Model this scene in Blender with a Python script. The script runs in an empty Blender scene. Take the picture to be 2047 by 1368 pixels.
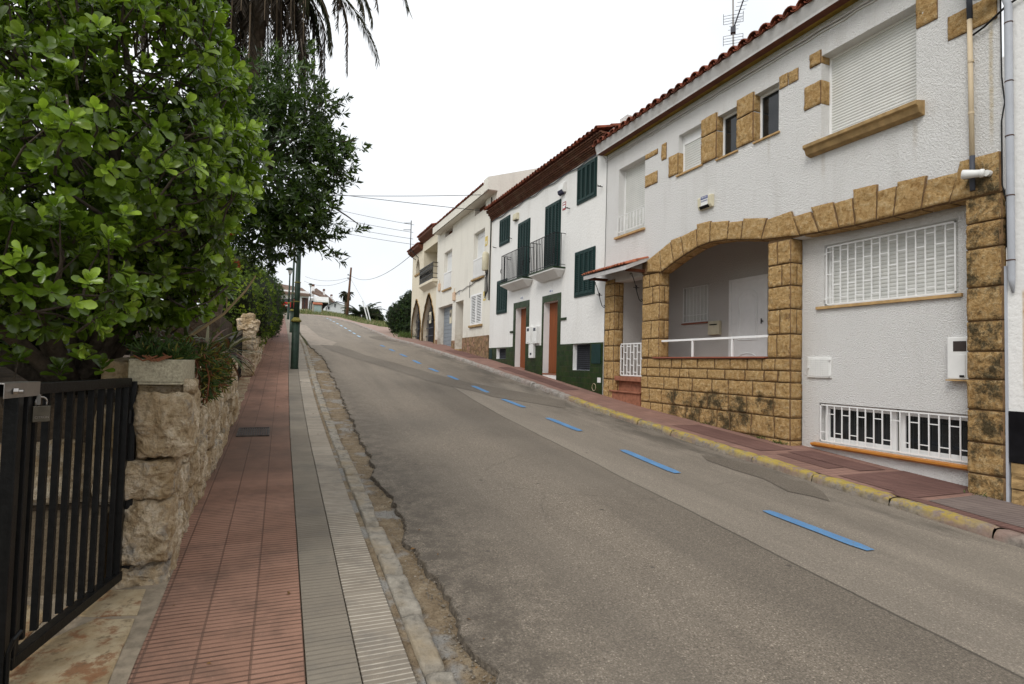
import bpy, math, random
import numpy as np
from mathutils import Vector, Matrix, noise
R_=math.radians
random.seed(7); rng=np.random.default_rng(7)
SC=bpy.context.scene; COL=SC.collection
# ---------------- camera, sky, sun, exposure ----------------
cd=bpy.data.cameras.new('camera'); cam=bpy.data.objects.new('camera',cd); COL.objects.link(cam); SC.camera=cam
def _n(v):
    v=np.array(v,float); return v/np.linalg.norm(v)
FPX=1137.; _a=.025; _b=.04
up=_n([_a,-1,_b]); fw=_n([-467.,-467*_a+_b*FPX,FPX]); rt=_n(np.cross(fw,up))
Rm=np.array([rt,fw,up])
cam.matrix_world=Matrix([[Rm[i][0],-Rm[i][1],-Rm[i][2],0] for i in range(3)]+[[0,0,0,1]])
cd.sensor_width=36; cd.lens=36*FPX/2047; cd.clip_start=.05; cd.clip_end=3000
W=bpy.data.worlds.new('World'); SC.world=W; W.use_nodes=True
wn=W.node_tree.nodes; wl=W.node_tree.links; wn.clear()
SUN_EL=R_(46); SUN_ROT=R_(-127)
sky=wn.new('ShaderNodeTexSky'); sky.sky_type='NISHITA'; sky.sun_disc=False; sky.sun_elevation=SUN_EL; sky.sun_rotation=SUN_ROT
tc=wn.new('ShaderNodeTexCoord'); nz=wn.new('ShaderNodeTexNoise'); nz.inputs['Scale'].default_value=2.2; nz.inputs['Detail'].default_value=5
wl.new(tc.outputs['Generated'],nz.inputs['Vector'])
cr=wn.new('ShaderNodeValToRGB'); cr.color_ramp.elements[0].position=.3; cr.color_ramp.elements[0].color=(8.9,9.3,9.7,1)
cr.color_ramp.elements[1].position=.72; cr.color_ramp.elements[1].color=(11.7,11.8,11.9,1)
wl.new(nz.outputs['Fac'],cr.inputs['Fac'])
sp_=wn.new('ShaderNodeSeparateXYZ'); wl.new(tc.outputs['Generated'],sp_.inputs[0])
mr=wn.new('ShaderNodeMapRange'); mr.inputs[1].default_value=.05; mr.inputs[2].default_value=.95; mr.inputs[3].default_value=.97; mr.inputs[4].default_value=1.12; wl.new(sp_.outputs[2],mr.inputs[0])
ml=wn.new('ShaderNodeMix'); ml.data_type='RGBA'; ml.blend_type='MULTIPLY'; ml.inputs[0].default_value=1; wl.new(cr.outputs[0],ml.inputs[6]); wl.new(mr.outputs[0],ml.inputs[7])
mx=wn.new('ShaderNodeMix'); mx.data_type='RGBA'; mx.inputs[0].default_value=.93   # cloud cover over the clear sky
wl.new(sky.outputs[0],mx.inputs[6]); wl.new(ml.outputs[2],mx.inputs[7])
bg=wn.new('ShaderNodeBackground'); bg.inputs['Strength'].default_value=.1
wo=wn.new('ShaderNodeOutputWorld'); wl.new(mx.outputs[2],bg.inputs[0]); wl.new(bg.outputs[0],wo.inputs[0])
sl=bpy.data.lights.new('sun','SUN'); sl.energy=1.5; sl.angle=R_(26); sl.color=(1,.96,.9)
so=bpy.data.objects.new('sun',sl); COL.objects.link(so)
so.rotation_euler=Vector((-math.cos(SUN_EL)*.80,-math.cos(SUN_EL)*.60,math.sin(SUN_EL))).to_track_quat('Z','Y').to_euler()
SC.view_settings.view_transform='Standard'; SC.view_settings.look='None'; SC.view_settings.exposure=.12; SC.view_settings.gamma=1
SC.render.engine='CYCLES'
# ---------------- ground profile (metres) ----------------
GY=[-60,0,6,10.3,11.75,13.3,15.9,20,25,28,33.5,40,47,52,56,60,66,85,100,140,900]
GZ=[-5.5,-1.6,-1.157,-.83,-.68,-.5,-.22,.21,.70,.98,1.40,2.17,3.05,3.66,4.1,4.5,5.05,6.9,7.8,9,9]
def g(y): return .25*float(np.interp(y-.8,GY,GZ))+.5*float(np.interp(y,GY,GZ))+.25*float(np.interp(y+.8,GY,GZ))
def drift(y): return float(np.interp(y,[0,8,14,23,35,47],[0,.02,.07,.2,.25,.2]))
def xr(y): return float(np.interp(y,[-20,3,6.2,12,21,27.6,33,40,47,52,56,58.5,60.5,62,63],[6.0,6.03,6.05,6.2,6.1,6.05,6.06,5.9,5.5,4.7,3.9,3.0,1.9,0,-6]))
def zroad(x,y): return g(y)-.04-.06*min(1,max(0,(x-1)/5))
def N(x,y=0,z=0,s=1): return noise.noise(Vector((x*s,y*s,z*s)))
# ---------------- builders ----------------
ROOT={}
def lk(o): COL.objects.link(o); return o
def tag(o,label=None,cat=None,group=None,kind=None):
    if label: o['label']=label
    if cat: o['category']=cat
    if group: o['group']=group
    if kind: o['kind']=kind
    return o
def thing(name,loc,label,cat,group=None,kind=None):
    o=lk(bpy.data.objects.new(name,None)); o.location=loc; o.empty_display_size=.2; ROOT[o.name]=Vector(loc)
    return tag(o,label,cat,group,kind)
class M:
    def __init__(s): s.v=[];s.f=[];s.mi=[];s.m=0
    def add(s,vs,fs):
        o=len(s.v); s.v.extend([tuple(p) for p in vs]); s.f.extend([tuple(i+o for i in f) for f in fs]); s.mi.extend([s.m]*len(fs)); return s
    def quad(s,a,b,c,d): return s.add([a,b,c,d],[(0,1,2,3)])
    def box(s,x0,x1,y0,y1,z0,z1):
        x0,x1=min(x0,x1),max(x0,x1);y0,y1=min(y0,y1),max(y0,y1);z0,z1=min(z0,z1),max(z0,z1)
        return s.add([(x0,y0,z0),(x1,y0,z0),(x1,y1,z0),(x0,y1,z0),(x0,y0,z1),(x1,y0,z1),(x1,y1,z1),(x0,y1,z1)],
          [(0,3,2,1),(4,5,6,7),(0,1,5,4),(1,2,6,5),(2,3,7,6),(3,0,4,7)])
    def hexa(s,b,t): # b,t lists of 4 pts
        return s.add(list(b)+list(t),[(3,2,1,0),(4,5,6,7),(0,1,5,4),(1,2,6,5),(2,3,7,6),(3,0,4,7)])
    def bar(s,p,q,w,h=None):
        p=Vector(p);q=Vector(q);d=(q-p).normalized();h=h or w
        a=d.cross(Vector((0,0,1)));a=Vector((1,0,0)) if a.length<.1 else a.normalized();b=a.cross(d)
        a*=w/2;b*=h/2
        return s.hexa([p-a-b,p+a-b,p+a+b,p-a+b],[q-a-b,q+a-b,q+a+b,q-a+b])
    def tube(s,pts,r,n=8,cap=True):
        pts=[Vector(p) for p in pts]; rs=r if isinstance(r,(list,tuple)) else [r]*len(pts); vs=[]
        prev=None
        for i,p in enumerate(pts):
            d=(pts[min(i+1,len(pts)-1)]-pts[max(i-1,0)]).normalized()
            if prev is None:
                a=d.cross(Vector((0,0,1)));a=Vector((1,0,0)) if a.length<.05 else a.normalized()
            else:
                a=prev-d*prev.dot(d); a=a.normalized() if a.length>1e-4 else Vector((1,0,0))
            prev=a;b=d.cross(a)
            for k in range(n):
                t=2*math.pi*k/n; vs.append(p+(a*math.cos(t)+b*math.sin(t))*rs[i])
        fs=[]
        for i in range(len(pts)-1):
            for k in range(n): fs.append((i*n+k,i*n+(k+1)%n,(i+1)*n+(k+1)%n,(i+1)*n+k))
        if cap: fs.append(tuple(range(n-1,-1,-1)));fs.append(tuple((len(pts)-1)*n+k for k in range(n)))
        return s.add(vs,fs)
    def lathe(s,c,prof,n=16):
        c=Vector(c);vs=[]
        for r,z in prof:
            for k in range(n):
                t=2*math.pi*k/n; vs.append(c+Vector((r*math.cos(t),r*math.sin(t),z)))
        fs=[(i*n+k,i*n+(k+1)%n,(i+1)*n+(k+1)%n,(i+1)*n+k) for i in range(len(prof)-1) for k in range(n)]
        fs.append(tuple(range(n-1,-1,-1)));fs.append(tuple((len(prof)-1)*n+k for k in range(n)))
        return s.add(vs,fs)
    def grid(s,fn,nu,nv,flip=False):
        vs=[fn(i/nu,j/nv) for j in range(nv+1) for i in range(nu+1)]
        fs=[(j*(nu+1)+i,j*(nu+1)+i+1,(j+1)*(nu+1)+i+1,(j+1)*(nu+1)+i) for j in range(nv) for i in range(nu)]
        if flip: fs=[f[::-1] for f in fs]
        return s.add(vs,fs)
    def prism(s,poly,axis,a,b): # poly of 2d pts extruded along axis: 'y' -> (x,z), 'x' -> (y,z)
        def P(p,t): return (p[0],t,p[1]) if axis=='y' else ((t,p[0],p[1]) if axis=='x' else (p[0],p[1],t))
        n=len(poly); return s.add([P(p,a) for p in poly]+[P(p,b) for p in poly],[tuple(range(n-1,-1,-1)),tuple(range(n,2*n))]+[(i,(i+1)%n,n+(i+1)%n,n+i) for i in range(n)])
    def build(s,name,mats,parent=None,smooth=False,bevel=0,uv=None,**kw):
        if not isinstance(mats,(list,tuple)): mats=[mats]
        root=None; loc=Vector((0,0,0))
        if parent is not None: root=ROOT.get(parent.name,Vector((0,0,0))); 
        off=root if root is not None else Vector((0,0,0))
        own=Vector((0,0,0))
        if parent is None and kw.pop('base',True) and s.v and kw.get('kind')is None:
            A=np.array(s.v); own=Vector(((A[:,0].min()+A[:,0].max())/2,(A[:,1].min()+A[:,1].max())/2,A[:,2].min())); off=own
        kw.pop('base',None)
        me=bpy.data.meshes.new(name)
        me.from_pydata([(p[0]-off[0],p[1]-off[1],p[2]-off[2]) for p in s.v],[],s.f)
        for m in mats: me.materials.append(m)
        if len(mats)>1: me.polygons.foreach_set('material_index',s.mi)
        if smooth: me.polygons.foreach_set('use_smooth',[True]*len(s.f))
        if uv:
            ul=me.uv_layers.new(name='UVMap'); d=[]
            for lp in me.loops: d.extend(uv(*s.v[lp.vertex_index]))
            ul.data.foreach_set('uv',d)
        me.update()
        o=lk(bpy.data.objects.new(name,me))
        if parent is not None: o.parent=parent; ROOT[o.name]=root if root is not None else Vector((0,0,0))
        else: o.location=own; ROOT[o.name]=own
        if bevel:
            b=o.modifiers.new('bevel','BEVEL'); b.width=bevel; b.segments=2; b.limit_method='ANGLE'; b.angle_limit=R_(40)
        if kw: tag(o,**kw)
        return o
# ---------------- material helpers ----------------
class T:
    def __init__(s,name):
        s.m=bpy.data.materials.new(name); s.m.use_nodes=True; s.n=s.m.node_tree.nodes; s.l=s.m.node_tree.links
        s.p=s.n['Principled BSDF']; s.g=s.n.new('ShaderNodeNewGeometry')
    def o(s,t,**k):
        n=s.n.new('ShaderNode'+t)
        for a,b in k.items(): setattr(n,a,b)
        return n
    def set(s,inp,v):
        if v is None: return
        if hasattr(v,'is_output') or isinstance(v,bpy.types.NodeSocket): s.l.new(v,inp)
        else:
            if isinstance(v,tuple) and len(v)==3 and inp.type=='RGBA': v=v+(1,)
            inp.default_value=v
    def pos(s): return s.g.outputs['Position']
    def noise(s,scale,detail=4,rough=.55,vec=None,dist=0,col=False):
        n=s.o('TexNoise'); n.inputs['Scale'].default_value=scale;n.inputs['Detail'].default_value=detail;n.inputs['Roughness'].default_value=rough;n.inputs['Distortion'].default_value=dist
        s.l.new(vec or s.pos(),n.inputs['Vector']); return n.outputs['Color' if col else 'Fac']
    def voro(s,scale,feat='F1',vec=None,out='Distance'):
        n=s.o('TexVoronoi',feature=feat); n.inputs['Scale'].default_value=scale; s.l.new(vec or s.pos(),n.inputs['Vector']); return n.outputs[out]
    def ramp(s,v,stops,interp='LINEAR'):
        n=s.o('ValToRGB'); e=n.color_ramp.elements; n.color_ramp.interpolation=interp
        while len(e)<len(stops): e.new(.5)
        for i,(p,c) in enumerate(stops):
            e[i].position=p; e[i].color=(c,c,c,1) if isinstance(c,(int,float)) else tuple(c)+(1,)
        s.l.new(v,n.inputs[0]); return n.outputs[0]
    def mix(s,f,a,b,mode='MIX'):
        n=s.o('Mix',data_type='RGBA',blend_type=mode); s.set(n.inputs[0],f); s.set(n.inputs[6],a); s.set(n.inputs[7],b); return n.outputs[2]
    def math(s,op,a,b=0.,c=None,clamp=False):
        n=s.o('Math',operation=op,use_clamp=clamp); s.set(n.inputs[0],a); s.set(n.inputs[1],b)
        if c is not None: s.set(n.inputs[2],c)
        return n.outputs[0]
    def rng(s,v,a,b,c=0.,d=1.,smooth=False):
        n=s.o('MapRange'); n.interpolation_type='SMOOTHSTEP' if smooth else 'LINEAR'
        for i,x in enumerate((v,a,b,c,d)): s.set(n.inputs[i],x)
        return n.outputs[0]
    def xyz(s,v=None):
        n=s.o('SeparateXYZ'); s.l.new(v or s.pos(),n.inputs[0]); return n.outputs
    def comb(s,x,y,z):
        n=s.o('CombineXYZ'); 
        for i,a in enumerate((x,y,z)): s.set(n.inputs[i],a)
        return n.outputs[0]
    def vscale(s,vx,vy,vz,vec=None):
        n=s.o('Mapping'); n.inputs['Scale'].default_value=(vx,vy,vz); s.l.new(vec or s.pos(),n.inputs[0]); return n.outputs[0]
    def bump(s,h,dist=.01,strength=1.,prev=None):
        n=s.o('Bump'); n.inputs['Distance'].default_value=dist; n.inputs['Strength'].default_value=strength; s.l.new(h,n.inputs['Height'])
        if prev: s.l.new(prev,n.inputs['Normal'])
        return n.outputs[0]
    def fin(s,col,rough=.85,bump=None,metal=0,spec=.4,**k):
        s.set(s.p.inputs['Base Color'],col); s.set(s.p.inputs['Roughness'],rough); s.p.inputs['Metallic'].default_value=metal; s.p.inputs['Specular IOR Level'].default_value=spec
        if bump is not None: s.l.new(bump,s.p.inputs['Normal'])
        for a,b in k.items(): s.set(s.p.inputs[a],b)
        return s.m
def plain(name,c,rough=.6,metal=0,var=.12,scale=6,bump=0.,bs=60,spec=.22,dirt=None):
    t=T(name); n=t.noise(scale,5); lo=tuple(x*(1-var) for x in c); hi=tuple(min(1,x*(1+var)) for x in c)
    col=t.ramp(n,[(.3,lo),(.7,hi)])
    if dirt: col=t.mix(t.ramp(t.noise(2.3,6,.65),[(.5,0.),(.72,.75)]),col,dirt)
    return t.fin(col,rough,t.bump(t.noise(bs,4),bump) if bump else None,metal,spec)
def stucco(name,c,scale=45,dist=.012,streak=.25,dirtc=(.45,.42,.37),lines=(),base=0):
    t=T(name)
    big=t.noise(1.1,5,.6); st=t.noise(1.,5,.6,t.vscale(2.2,2.2,.35))
    col=t.mix(t.ramp(big,[(.35,.0),(.75,.35)]),c,tuple(x*.88 for x in c))
    col=t.mix(t.math('MULTIPLY',t.ramp(st,[(.52,0.),(.8,1.)]),streak),col,dirtc)
    h=t.noise(scale,4,.6); v=t.voro(scale*.8,'SMOOTH_F1')
    hh=t.math('ADD',t.ramp(h,[(.35,0.),(.65,1.)]),t.math('MULTIPLY',v,.5))
    col=t.mix(t.ramp(h,[(.3,.22),(.5,0.)]),col,tuple(x*.7 for x in c))
    if lines or base: X_,Y_,Z_=t.xyz()
    for yc,w,zt,zb,lc in lines:
        mk=t.math('MULTIPLY',t.math('MULTIPLY',t.rng(t.math('ABSOLUTE',t.math('SUBTRACT',t.math('ADD',Y_,t.math('MULTIPLY',t.noise(2.),.03)),yc)),w,w*.3),t.rng(Z_,zt+.03,zt-.03)),t.rng(Z_,zb,zb+.4))
        col=t.mix(t.math('MULTIPLY',mk,t.ramp(t.noise(8,4),[(.3,.3),(.7,.9)])),col,lc)
    if base:
        hgt=t.math('SUBTRACT',Z_,t.math('SUBTRACT',t.math('MULTIPLY',Y_,.0953),1.79))
        mk=t.math('MULTIPLY',t.rng(hgt,1.3,.2),t.ramp(t.noise(3.5,7,.7),[(.42,0.),(.62,.8)])); col=t.mix(mk,col,(.40,.33,.25))
    return t.fin(col,.9,t.bump(hh,dist),spec=.15)
MT={}
MT['stuccoA']=stucco('white_pitted_stucco',(.80,.79,.77),58,.011,.34,lines=[(3.78,.03,4.1,2.5,(.60,.50,.33)),(3.66,.02,4.0,2.5,(.45,.42,.36)),(5.9,.05,3.2,2.7,(.6,.56,.5)),(4.6,.04,3.2,2.6,(.62,.58,.52)),(6.9,.04,3.8,3.3,(.6,.57,.52))])
MT['stuccoB']=stucco('smooth_white_render',(.78,.77,.745),16,.004,.3)
MT['stuccoC']=stucco('cream_render',(.74,.71,.635),22,.004,.35,base=1)
MT['stuccoD']=stucco('ochre_cream_render',(.70,.635,.50),22,.005,.4,base=1)
MT['stuccoE']=stucco('white_plaster',(.78,.77,.75),18,.003,.15,lines=[(3.5,.022,.92,-.36,(.50,.30,.10)),(3.61,.012,4,1.,(.4,.36,.3))])
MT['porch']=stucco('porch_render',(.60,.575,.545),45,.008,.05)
def mat_stone():
    t=T('rough_ochre_stone'); P=t.xyz(); x,y,z=P
    n1=t.noise(3.2,6,.65); n2=t.noise(17,6,.7); n3=t.noise(60,5,.7)
    col=t.ramp(n2,[(.28,(.29,.155,.055)),(.39,(.55,.335,.135)),(.52,(.69,.455,.205)),(.67,(.82,.62,.35))])
    col=t.mix(t.ramp(n1,[(.48,0.),(.72,.4)]),col,(.44,.23,.085))
    col=t.mix(t.ramp(n3,[(.3,.8),(.43,0.)]),col,(.22,.11,.04))
    # lichen and soot: low courses and corner pier
    low=t.rng(t.math('SUBTRACT',z,t.math('MULTIPLY',t.math('SUBTRACT',y,8.),-.0)),-.05,-.45,0.,1.)
    lowend=t.rng(y,10.0,9.2,0.,1.); lowst=t.rng(y,6.2,7.2,.35,1.)
    m1=t.math('MULTIPLY',t.math('MULTIPLY',low,lowend),lowst)
    m2=t.math('MULTIPLY',t.rng(y,4.12,3.98,0.,1.),t.rng(z,2.6,2.3,.0,1.))
    m=t.math('MAXIMUM',m1,t.math('MULTIPLY',m2,.95))
    nn=t.noise(3.3,8,.78)
    th=t.math('ADD',nn,t.math('MULTIPLY',m,.34))
    mk=t.ramp(th,[(.78,0.),(.9,1.)])
    mk=t.math('MULTIPLY',mk,t.ramp(m,[(0.,0.),(.12,1.)]))
    col=t.mix(t.math('MULTIPLY',mk,.88),col,t.ramp(n3,[(.3,(.022,.02,.014)),(.7,(.09,.085,.055))]))
    # moss by the pavement
    h=t.math('ADD',t.math('MULTIPLY',n2,6.),t.math('MULTIPLY',n3,3.))
    return t.fin(col,.95,t.bump(h,.016),spec=.08)
MT['stone']=mat_stone()
MT['mortar']=plain('stone_mortar',(.18,.11,.055),.95,0,.25,20,.004)
MT['stone_smooth']=plain('dressed_sandstone',(.36,.24,.11),.9,0,.25,9,.006,90,dirt=(.22,.15,.07))
def mat_rubble():
    t=T('limestone_rubble'); n1=t.noise(2.2,5,.6);n2=t.noise(12,7,.72);n3=t.noise(50,5,.7)
    col=t.ramp(n2,[(.32,(.17,.12,.07)),(.42,(.47,.36,.23)),(.54,(.66,.54,.385)),(.68,(.80,.71,.57))])
    col=t.mix(t.ramp(n1,[(.45,0.),(.6,.6)]),col,(.33,.215,.095))
    col=t.mix(t.ramp(t.noise(5,5,.7),[(.56,0.),(.68,.75)]),col,(.29,.28,.26))
    col=t.mix(t.ramp(n3,[(.3,.55),(.48,0.)]),col,(.12,.095,.06))
    h=t.math('ADD',t.math('MULTIPLY',n2,5.),t.math('MULTIPLY',n3,2.))
    return t.fin(col,.93,t.bump(h,.008),spec=.2)
MT['rubble']=mat_rubble()
MT['rubble_mortar']=plain('grey_mortar',(.25,.205,.15),.95,0,.3,14,.006)
def mat_asphalt(name,patch=False):
    t=T(name); x,y,z=t.xyz()
    fine=t.noise(88,4,.8); vor=t.voro(110,'F1',out='Color'); big=t.noise(.35,5,.6); mid=t.noise(2.1,6,.65,t.vscale(1,.35,1))
    base=t.ramp(fine,[(.32,(.10,.083,.064)),(.44,(.178,.149,.117)),(.56,(.240,.202,.160)),(.70,(.46,.40,.33))])
    sp=t.ramp(t.xyz(vor)[0],[(.0,.72),(.5,1.),(.93,1.12),(1.,1.8)])
    col=t.mix(1.,base,sp,'MULTIPLY')
    chips=t.ramp(t.voro(34,'F1'),[(.05,.8),(.11,0.)]); col=t.mix(t.math('MULTIPLY',chips,t.ramp(t.noise(21,2),[(.5,0.),(.55,1.)])),col,(.42,.39,.34))
    pits=t.ramp(t.voro(23,'F1',vec=t.vscale(1.03,1.,1.)),[(.04,.9),(.10,0.)]); col=t.mix(t.math('MULTIPLY',pits,t.ramp(t.noise(13,2),[(.5,0.),(.55,1.)])),col,(.04,.035,.03))
    if patch:
        col=t.mix(.5,col,(.075,.066,.056))
    else:
        edge=t.math('SUBTRACT',x,t.math('ADD',t.math('MULTIPLY',y,.030),t.math('MULTIPLY',t.noise(1.2,3),.06)))
        light=t.rng(edge,3.50,3.53)
        light=t.math('MULTIPLY',light,t.rng(y,14.3,14.0))
        dark=t.math('MULTIPLY',t.math('MULTIPLY',t.rng(edge,2.2,3.4,0.,1.,True),t.rng(edge,3.53,3.50)),t.rng(y,15,13))
        col=t.mix(t.math('MULTIPLY',light,.24),col,(.34,.305,.26))
        col=t.mix(t.math('MULTIPLY',dark,.42),col,(.085,.074,.062))
        seam=t.math('MULTIPLY',t.math('MULTIPLY',t.rng(edge,3.49,3.505),t.rng(edge,3.53,3.51)),t.rng(y,14.3,14.0))
        col=t.mix(t.math('MULTIPLY',seam,.7),col,(.03,.027,.025))
        # oil and wear near the right kerb and along tyre tracks
        kerbz=t.math('MULTIPLY',t.rng(x,4.8,5.9),t.ramp(t.noise(1.7,6,.7,t.vscale(1,.3,1)),[(.44,0.),(.6,.85)]))
        col=t.mix(kerbz,col,(.075,.066,.056))
        ck=t.o('TexVoronoi',feature='DISTANCE_TO_EDGE'); ck.inputs['Scale'].default_value=.55
        t.l.new(t.mix(.25,t.pos(),t.noise(2.5,5,.7,col=True),'ADD'),ck.inputs['Vector'])
        cm=t.math('MULTIPLY',t.ramp(ck.outputs['Distance'],[(.0,1.),(.009,0.)]),t.ramp(t.noise(.5,2),[(.55,0.),(.62,.35)])); col=t.mix(cm,col,(.05,.042,.034))
        re_=t.math('MULTIPLY',t.rng(x,1.9,1.05),t.ramp(t.noise(6,7,.78),[(.40,0.),(.58,.85)])); col=t.mix(re_,col,(.085,.072,.058))
        trk=t.math('MULTIPLY',t.ramp(t.noise(.8,3,.5,t.vscale(2.2,.12,1)),[(.45,0.),(.68,.4)]),1.)
        col=t.mix(trk,col,(.095,.082,.068))
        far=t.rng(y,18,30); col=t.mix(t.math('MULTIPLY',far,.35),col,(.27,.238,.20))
    col=t.mix(t.ramp(mid,[(.35,.14),(.6,0.)]),col,(.10,.087,.072))
    col=t.mix(t.ramp(big,[(.4,0.),(.65,.22)]),col,(.30,.26,.21))
    spots=t.ramp(t.voro(1.9,'F1'),[(.02,.7),(.05,0.)]); col=t.mix(t.math('MULTIPLY',spots,t.ramp(t.noise(3),[(.45,0.),(.5,1.)])),col,(.05,.045,.04))
    return t.fin(col,t.ramp(fine,[(.3,.95),(.7,.8)]),t.bump(t.math('ADD',fine,t.math('MULTIPLY',t.noise(240,2),.5)),.004),spec=.15)
MT['asphalt']=mat_asphalt('asphalt'); MT['asphalt_patch']=mat_asphalt('asphalt_patch',True)
MT['asphalt_edge']=plain('broken_asphalt_edge',(.11,.092,.072),.95,0,.5,50,.01,90)
def mat_tiles(name,c1,c2,joint,size,rib,ribc,ribamt,sx=0.,mort=.03,wear=None,sy=0.,band=False):
    t=T(name); uvn=t.o('UVMap'); u,v,_=t.xyz(uvn.outputs[0])
    U=t.math('DIVIDE',t.math('SUBTRACT',u,sx),size); V=t.math('DIVIDE',t.math('SUBTRACT',v,sy),size)
    fu=t.math('FRACT',U); fv=t.math('FRACT',V)
    idv=t.comb(t.math('FLOOR',U),t.math('FLOOR',V),0.)
    wn_=t.o('TexWhiteNoise',noise_dimensions='3D'); t.l.new(idv,wn_.inputs['Vector'])
    col=t.mix(wn_.outputs['Value'],c1,c2)
    col=t.mix(t.ramp(t.noise(1.3,5,.6),[(.35,0.),(.7,.55)]),col,tuple(x*.62 for x in c1))
    col=t.mix(t.ramp(t.noise(.7,3,.5),[(.55,0.),(.75,.4)]),col,tuple(min(1,x*1.25) for x in c2))
    col=t.mix(t.ramp(t.noise(140,2,.8),[(.6,0.),(.75,.4)]),col,tuple(min(1,x*1.9) for x in c2))
    def near(f,w): # 1 near edges
        a=t.math('MINIMUM',f,t.math('SUBTRACT',1.,f)); return t.rng(a,w*.4,w,1.,0.)
    je=t.math('MAXIMUM',near(fu,mort),t.math('MULTIPLY',near(fv,mort*.8),.75))
    rb=t.math('FRACT',t.math('MULTIPLY',V,float(rib))); ra=near(rb,.2)
    col=t.mix(t.math('MULTIPLY',ra,t.math('MULTIPLY',t.ramp(t.noise(9,3),[(.3,.4),(.6,1.)]),ribamt)),col,ribc)
    col=t.mix(t.math('MULTIPLY',je,.5),col,joint)
    if name=='rose_paving_tiles': col=t.mix(t.rng(t.xyz()[1],27,36,0.,.8),col,(.36,.27,.225))
    if wear: col=t.mix(t.ramp(t.noise(2.6,6,.7),[(.5,0.),(.7,.6)]),col,wear)
    if band:
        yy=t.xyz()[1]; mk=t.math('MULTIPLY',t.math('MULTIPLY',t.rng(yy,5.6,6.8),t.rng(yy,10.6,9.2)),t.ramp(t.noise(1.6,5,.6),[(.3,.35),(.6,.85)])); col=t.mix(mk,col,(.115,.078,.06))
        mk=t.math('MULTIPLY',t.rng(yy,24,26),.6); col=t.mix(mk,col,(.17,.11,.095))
    h=t.math('SUBTRACT',1.,t.math('MAXIMUM',je,t.math('MULTIPLY',ra,.7)))
    return t.fin(col,.9,t.bump(h,.004),spec=.15)
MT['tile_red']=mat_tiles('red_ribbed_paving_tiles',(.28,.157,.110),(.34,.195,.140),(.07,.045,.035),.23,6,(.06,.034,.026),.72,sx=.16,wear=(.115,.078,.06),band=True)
MT['tile_grey']=mat_tiles('grey_ribbed_paving_tiles',(.205,.175,.140),(.25,.218,.172),(.055,.045,.034),.23,6,(.13,.115,.09),.5,sx=.16,mort=.022,wear=(.155,.14,.122))
MT['tile_pale']=mat_tiles('pale_ribbed_paving_tiles',(.235,.20,.158),(.29,.25,.20),(.05,.04,.03),.23,6,(.55,.50,.42),.7,sx=.16,mort=.03,wear=(.14,.13,.118))
MT['tile_right']=mat_tiles('rose_paving_tiles',(.265,.155,.122),(.31,.185,.147),(.12,.07,.065),.2,2,(.14,.075,.065),.35,mort=.03,wear=(.20,.125,.11))
MT['tile_right_dark']=mat_tiles('dark_red_paving_tiles',(.165,.092,.078),(.20,.112,.094),(.08,.045,.045),.2,4,(.09,.045,.04),.6,mort=.03)
MT['tile_right_grey']=mat_tiles('grey_brown_paving_tiles',(.19,.15,.135),(.22,.175,.155),(.1,.08,.07),.2,5,(.11,.085,.08),.6,mort=.03)
def mat_kerb(name,c,yellow=None):
    t=T(name); x,y,z=t.xyz(); n2=t.noise(14,6,.7); n1=t.noise(2.5,4)
    col=t.ramp(n2,[(.3,tuple(v*.5 for v in c)),(.5,c),(.75,tuple(min(1,v*1.45) for v in c))])
    col=t.mix(t.ramp(n1,[(.45,0.),(.62,.7)]),col,(.30,.235,.15) if not yellow else (.25,.16,.13))
    if yellow:
        m=t.math('MULTIPLY',t.math('MULTIPLY',t.rng(y,3.1,3.5),t.rng(y,11.7,11.5)),t.math('MULTIPLY',t.ramp(t.noise(9,7,.8),[(.42,0.),(.52,.95)]),t.rng(t.xyz(t.g.outputs['Normal'])[2],.1,.6,.12,1.)))
        col=t.mix(m,col,t.mix(t.noise(4),(.33,.235,.04),(.45,.34,.08)))
        w=t.math('MULTIPLY',t.rng(y,11.6,12.),t.ramp(t.noise(8,5,.7),[(.4,0.),(.6,.5)])); col=t.mix(w,col,(.45,.43,.4))
    return t.fin(col,.9,t.bump(n2,.02),spec=.25)
MT['kerbL']=mat_kerb('worn_kerb_stone',(.26,.235,.195)); MT['kerbR']=mat_kerb('yellow_painted_kerb',(.24,.21,.18),True)
def mat_dirt():
    t=T('gutter_dirt'); n=t.noise(9,7,.7); f=t.noise(60,4,.75); 
    col=t.ramp(n,[(.3,(.12,.085,.05)),(.5,(.22,.165,.105)),(.7,(.31,.25,.17))])
    col=t.mix(t.ramp(t.noise(2.3,5,.6),[(.52,0.),(.6,.8)]),col,(.28,.275,.26))
    col=t.mix(t.ramp(f,[(.35,.6),(.5,0.)]),col,(.07,.05,.032))
    return t.fin(col,.95,t.bump(t.math('ADD',n,t.math('MULTIPLY',f,.6)),.02),spec=.2)
MT['dirt']=mat_dirt()
MT['concrete']=plain('patched_concrete',(.29,.245,.20),.9,0,.18,5,.004,80,dirt=(.2,.16,.12))
MT['soil']=plain('dark_garden_soil',(.07,.05,.033),.95,0,.4,7,.02,30)
def mat_blue():
    t=T('worn_blue_road_paint'); c=t.ramp(t.noise(4,5),[(.3,(.085,.21,.40)),(.7,(.12,.28,.50))])
    c=t.mix(t.ramp(t.noise(88,4,.8),[(.52,0.),(.62,.75)]),c,(.17,.15,.125)); c=t.mix(t.ramp(t.noise(22,6,.75),[(.56,0.),(.66,.75)]),c,(.19,.17,.145)); return t.fin(c,.85,t.bump(t.noise(150,3),.003),spec=.15)
MT['blue']=mat_blue()
MT['lightblue']=plain('worn_pale_blue_paint',(.32,.46,.58),.8,0,.15,30)
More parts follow.
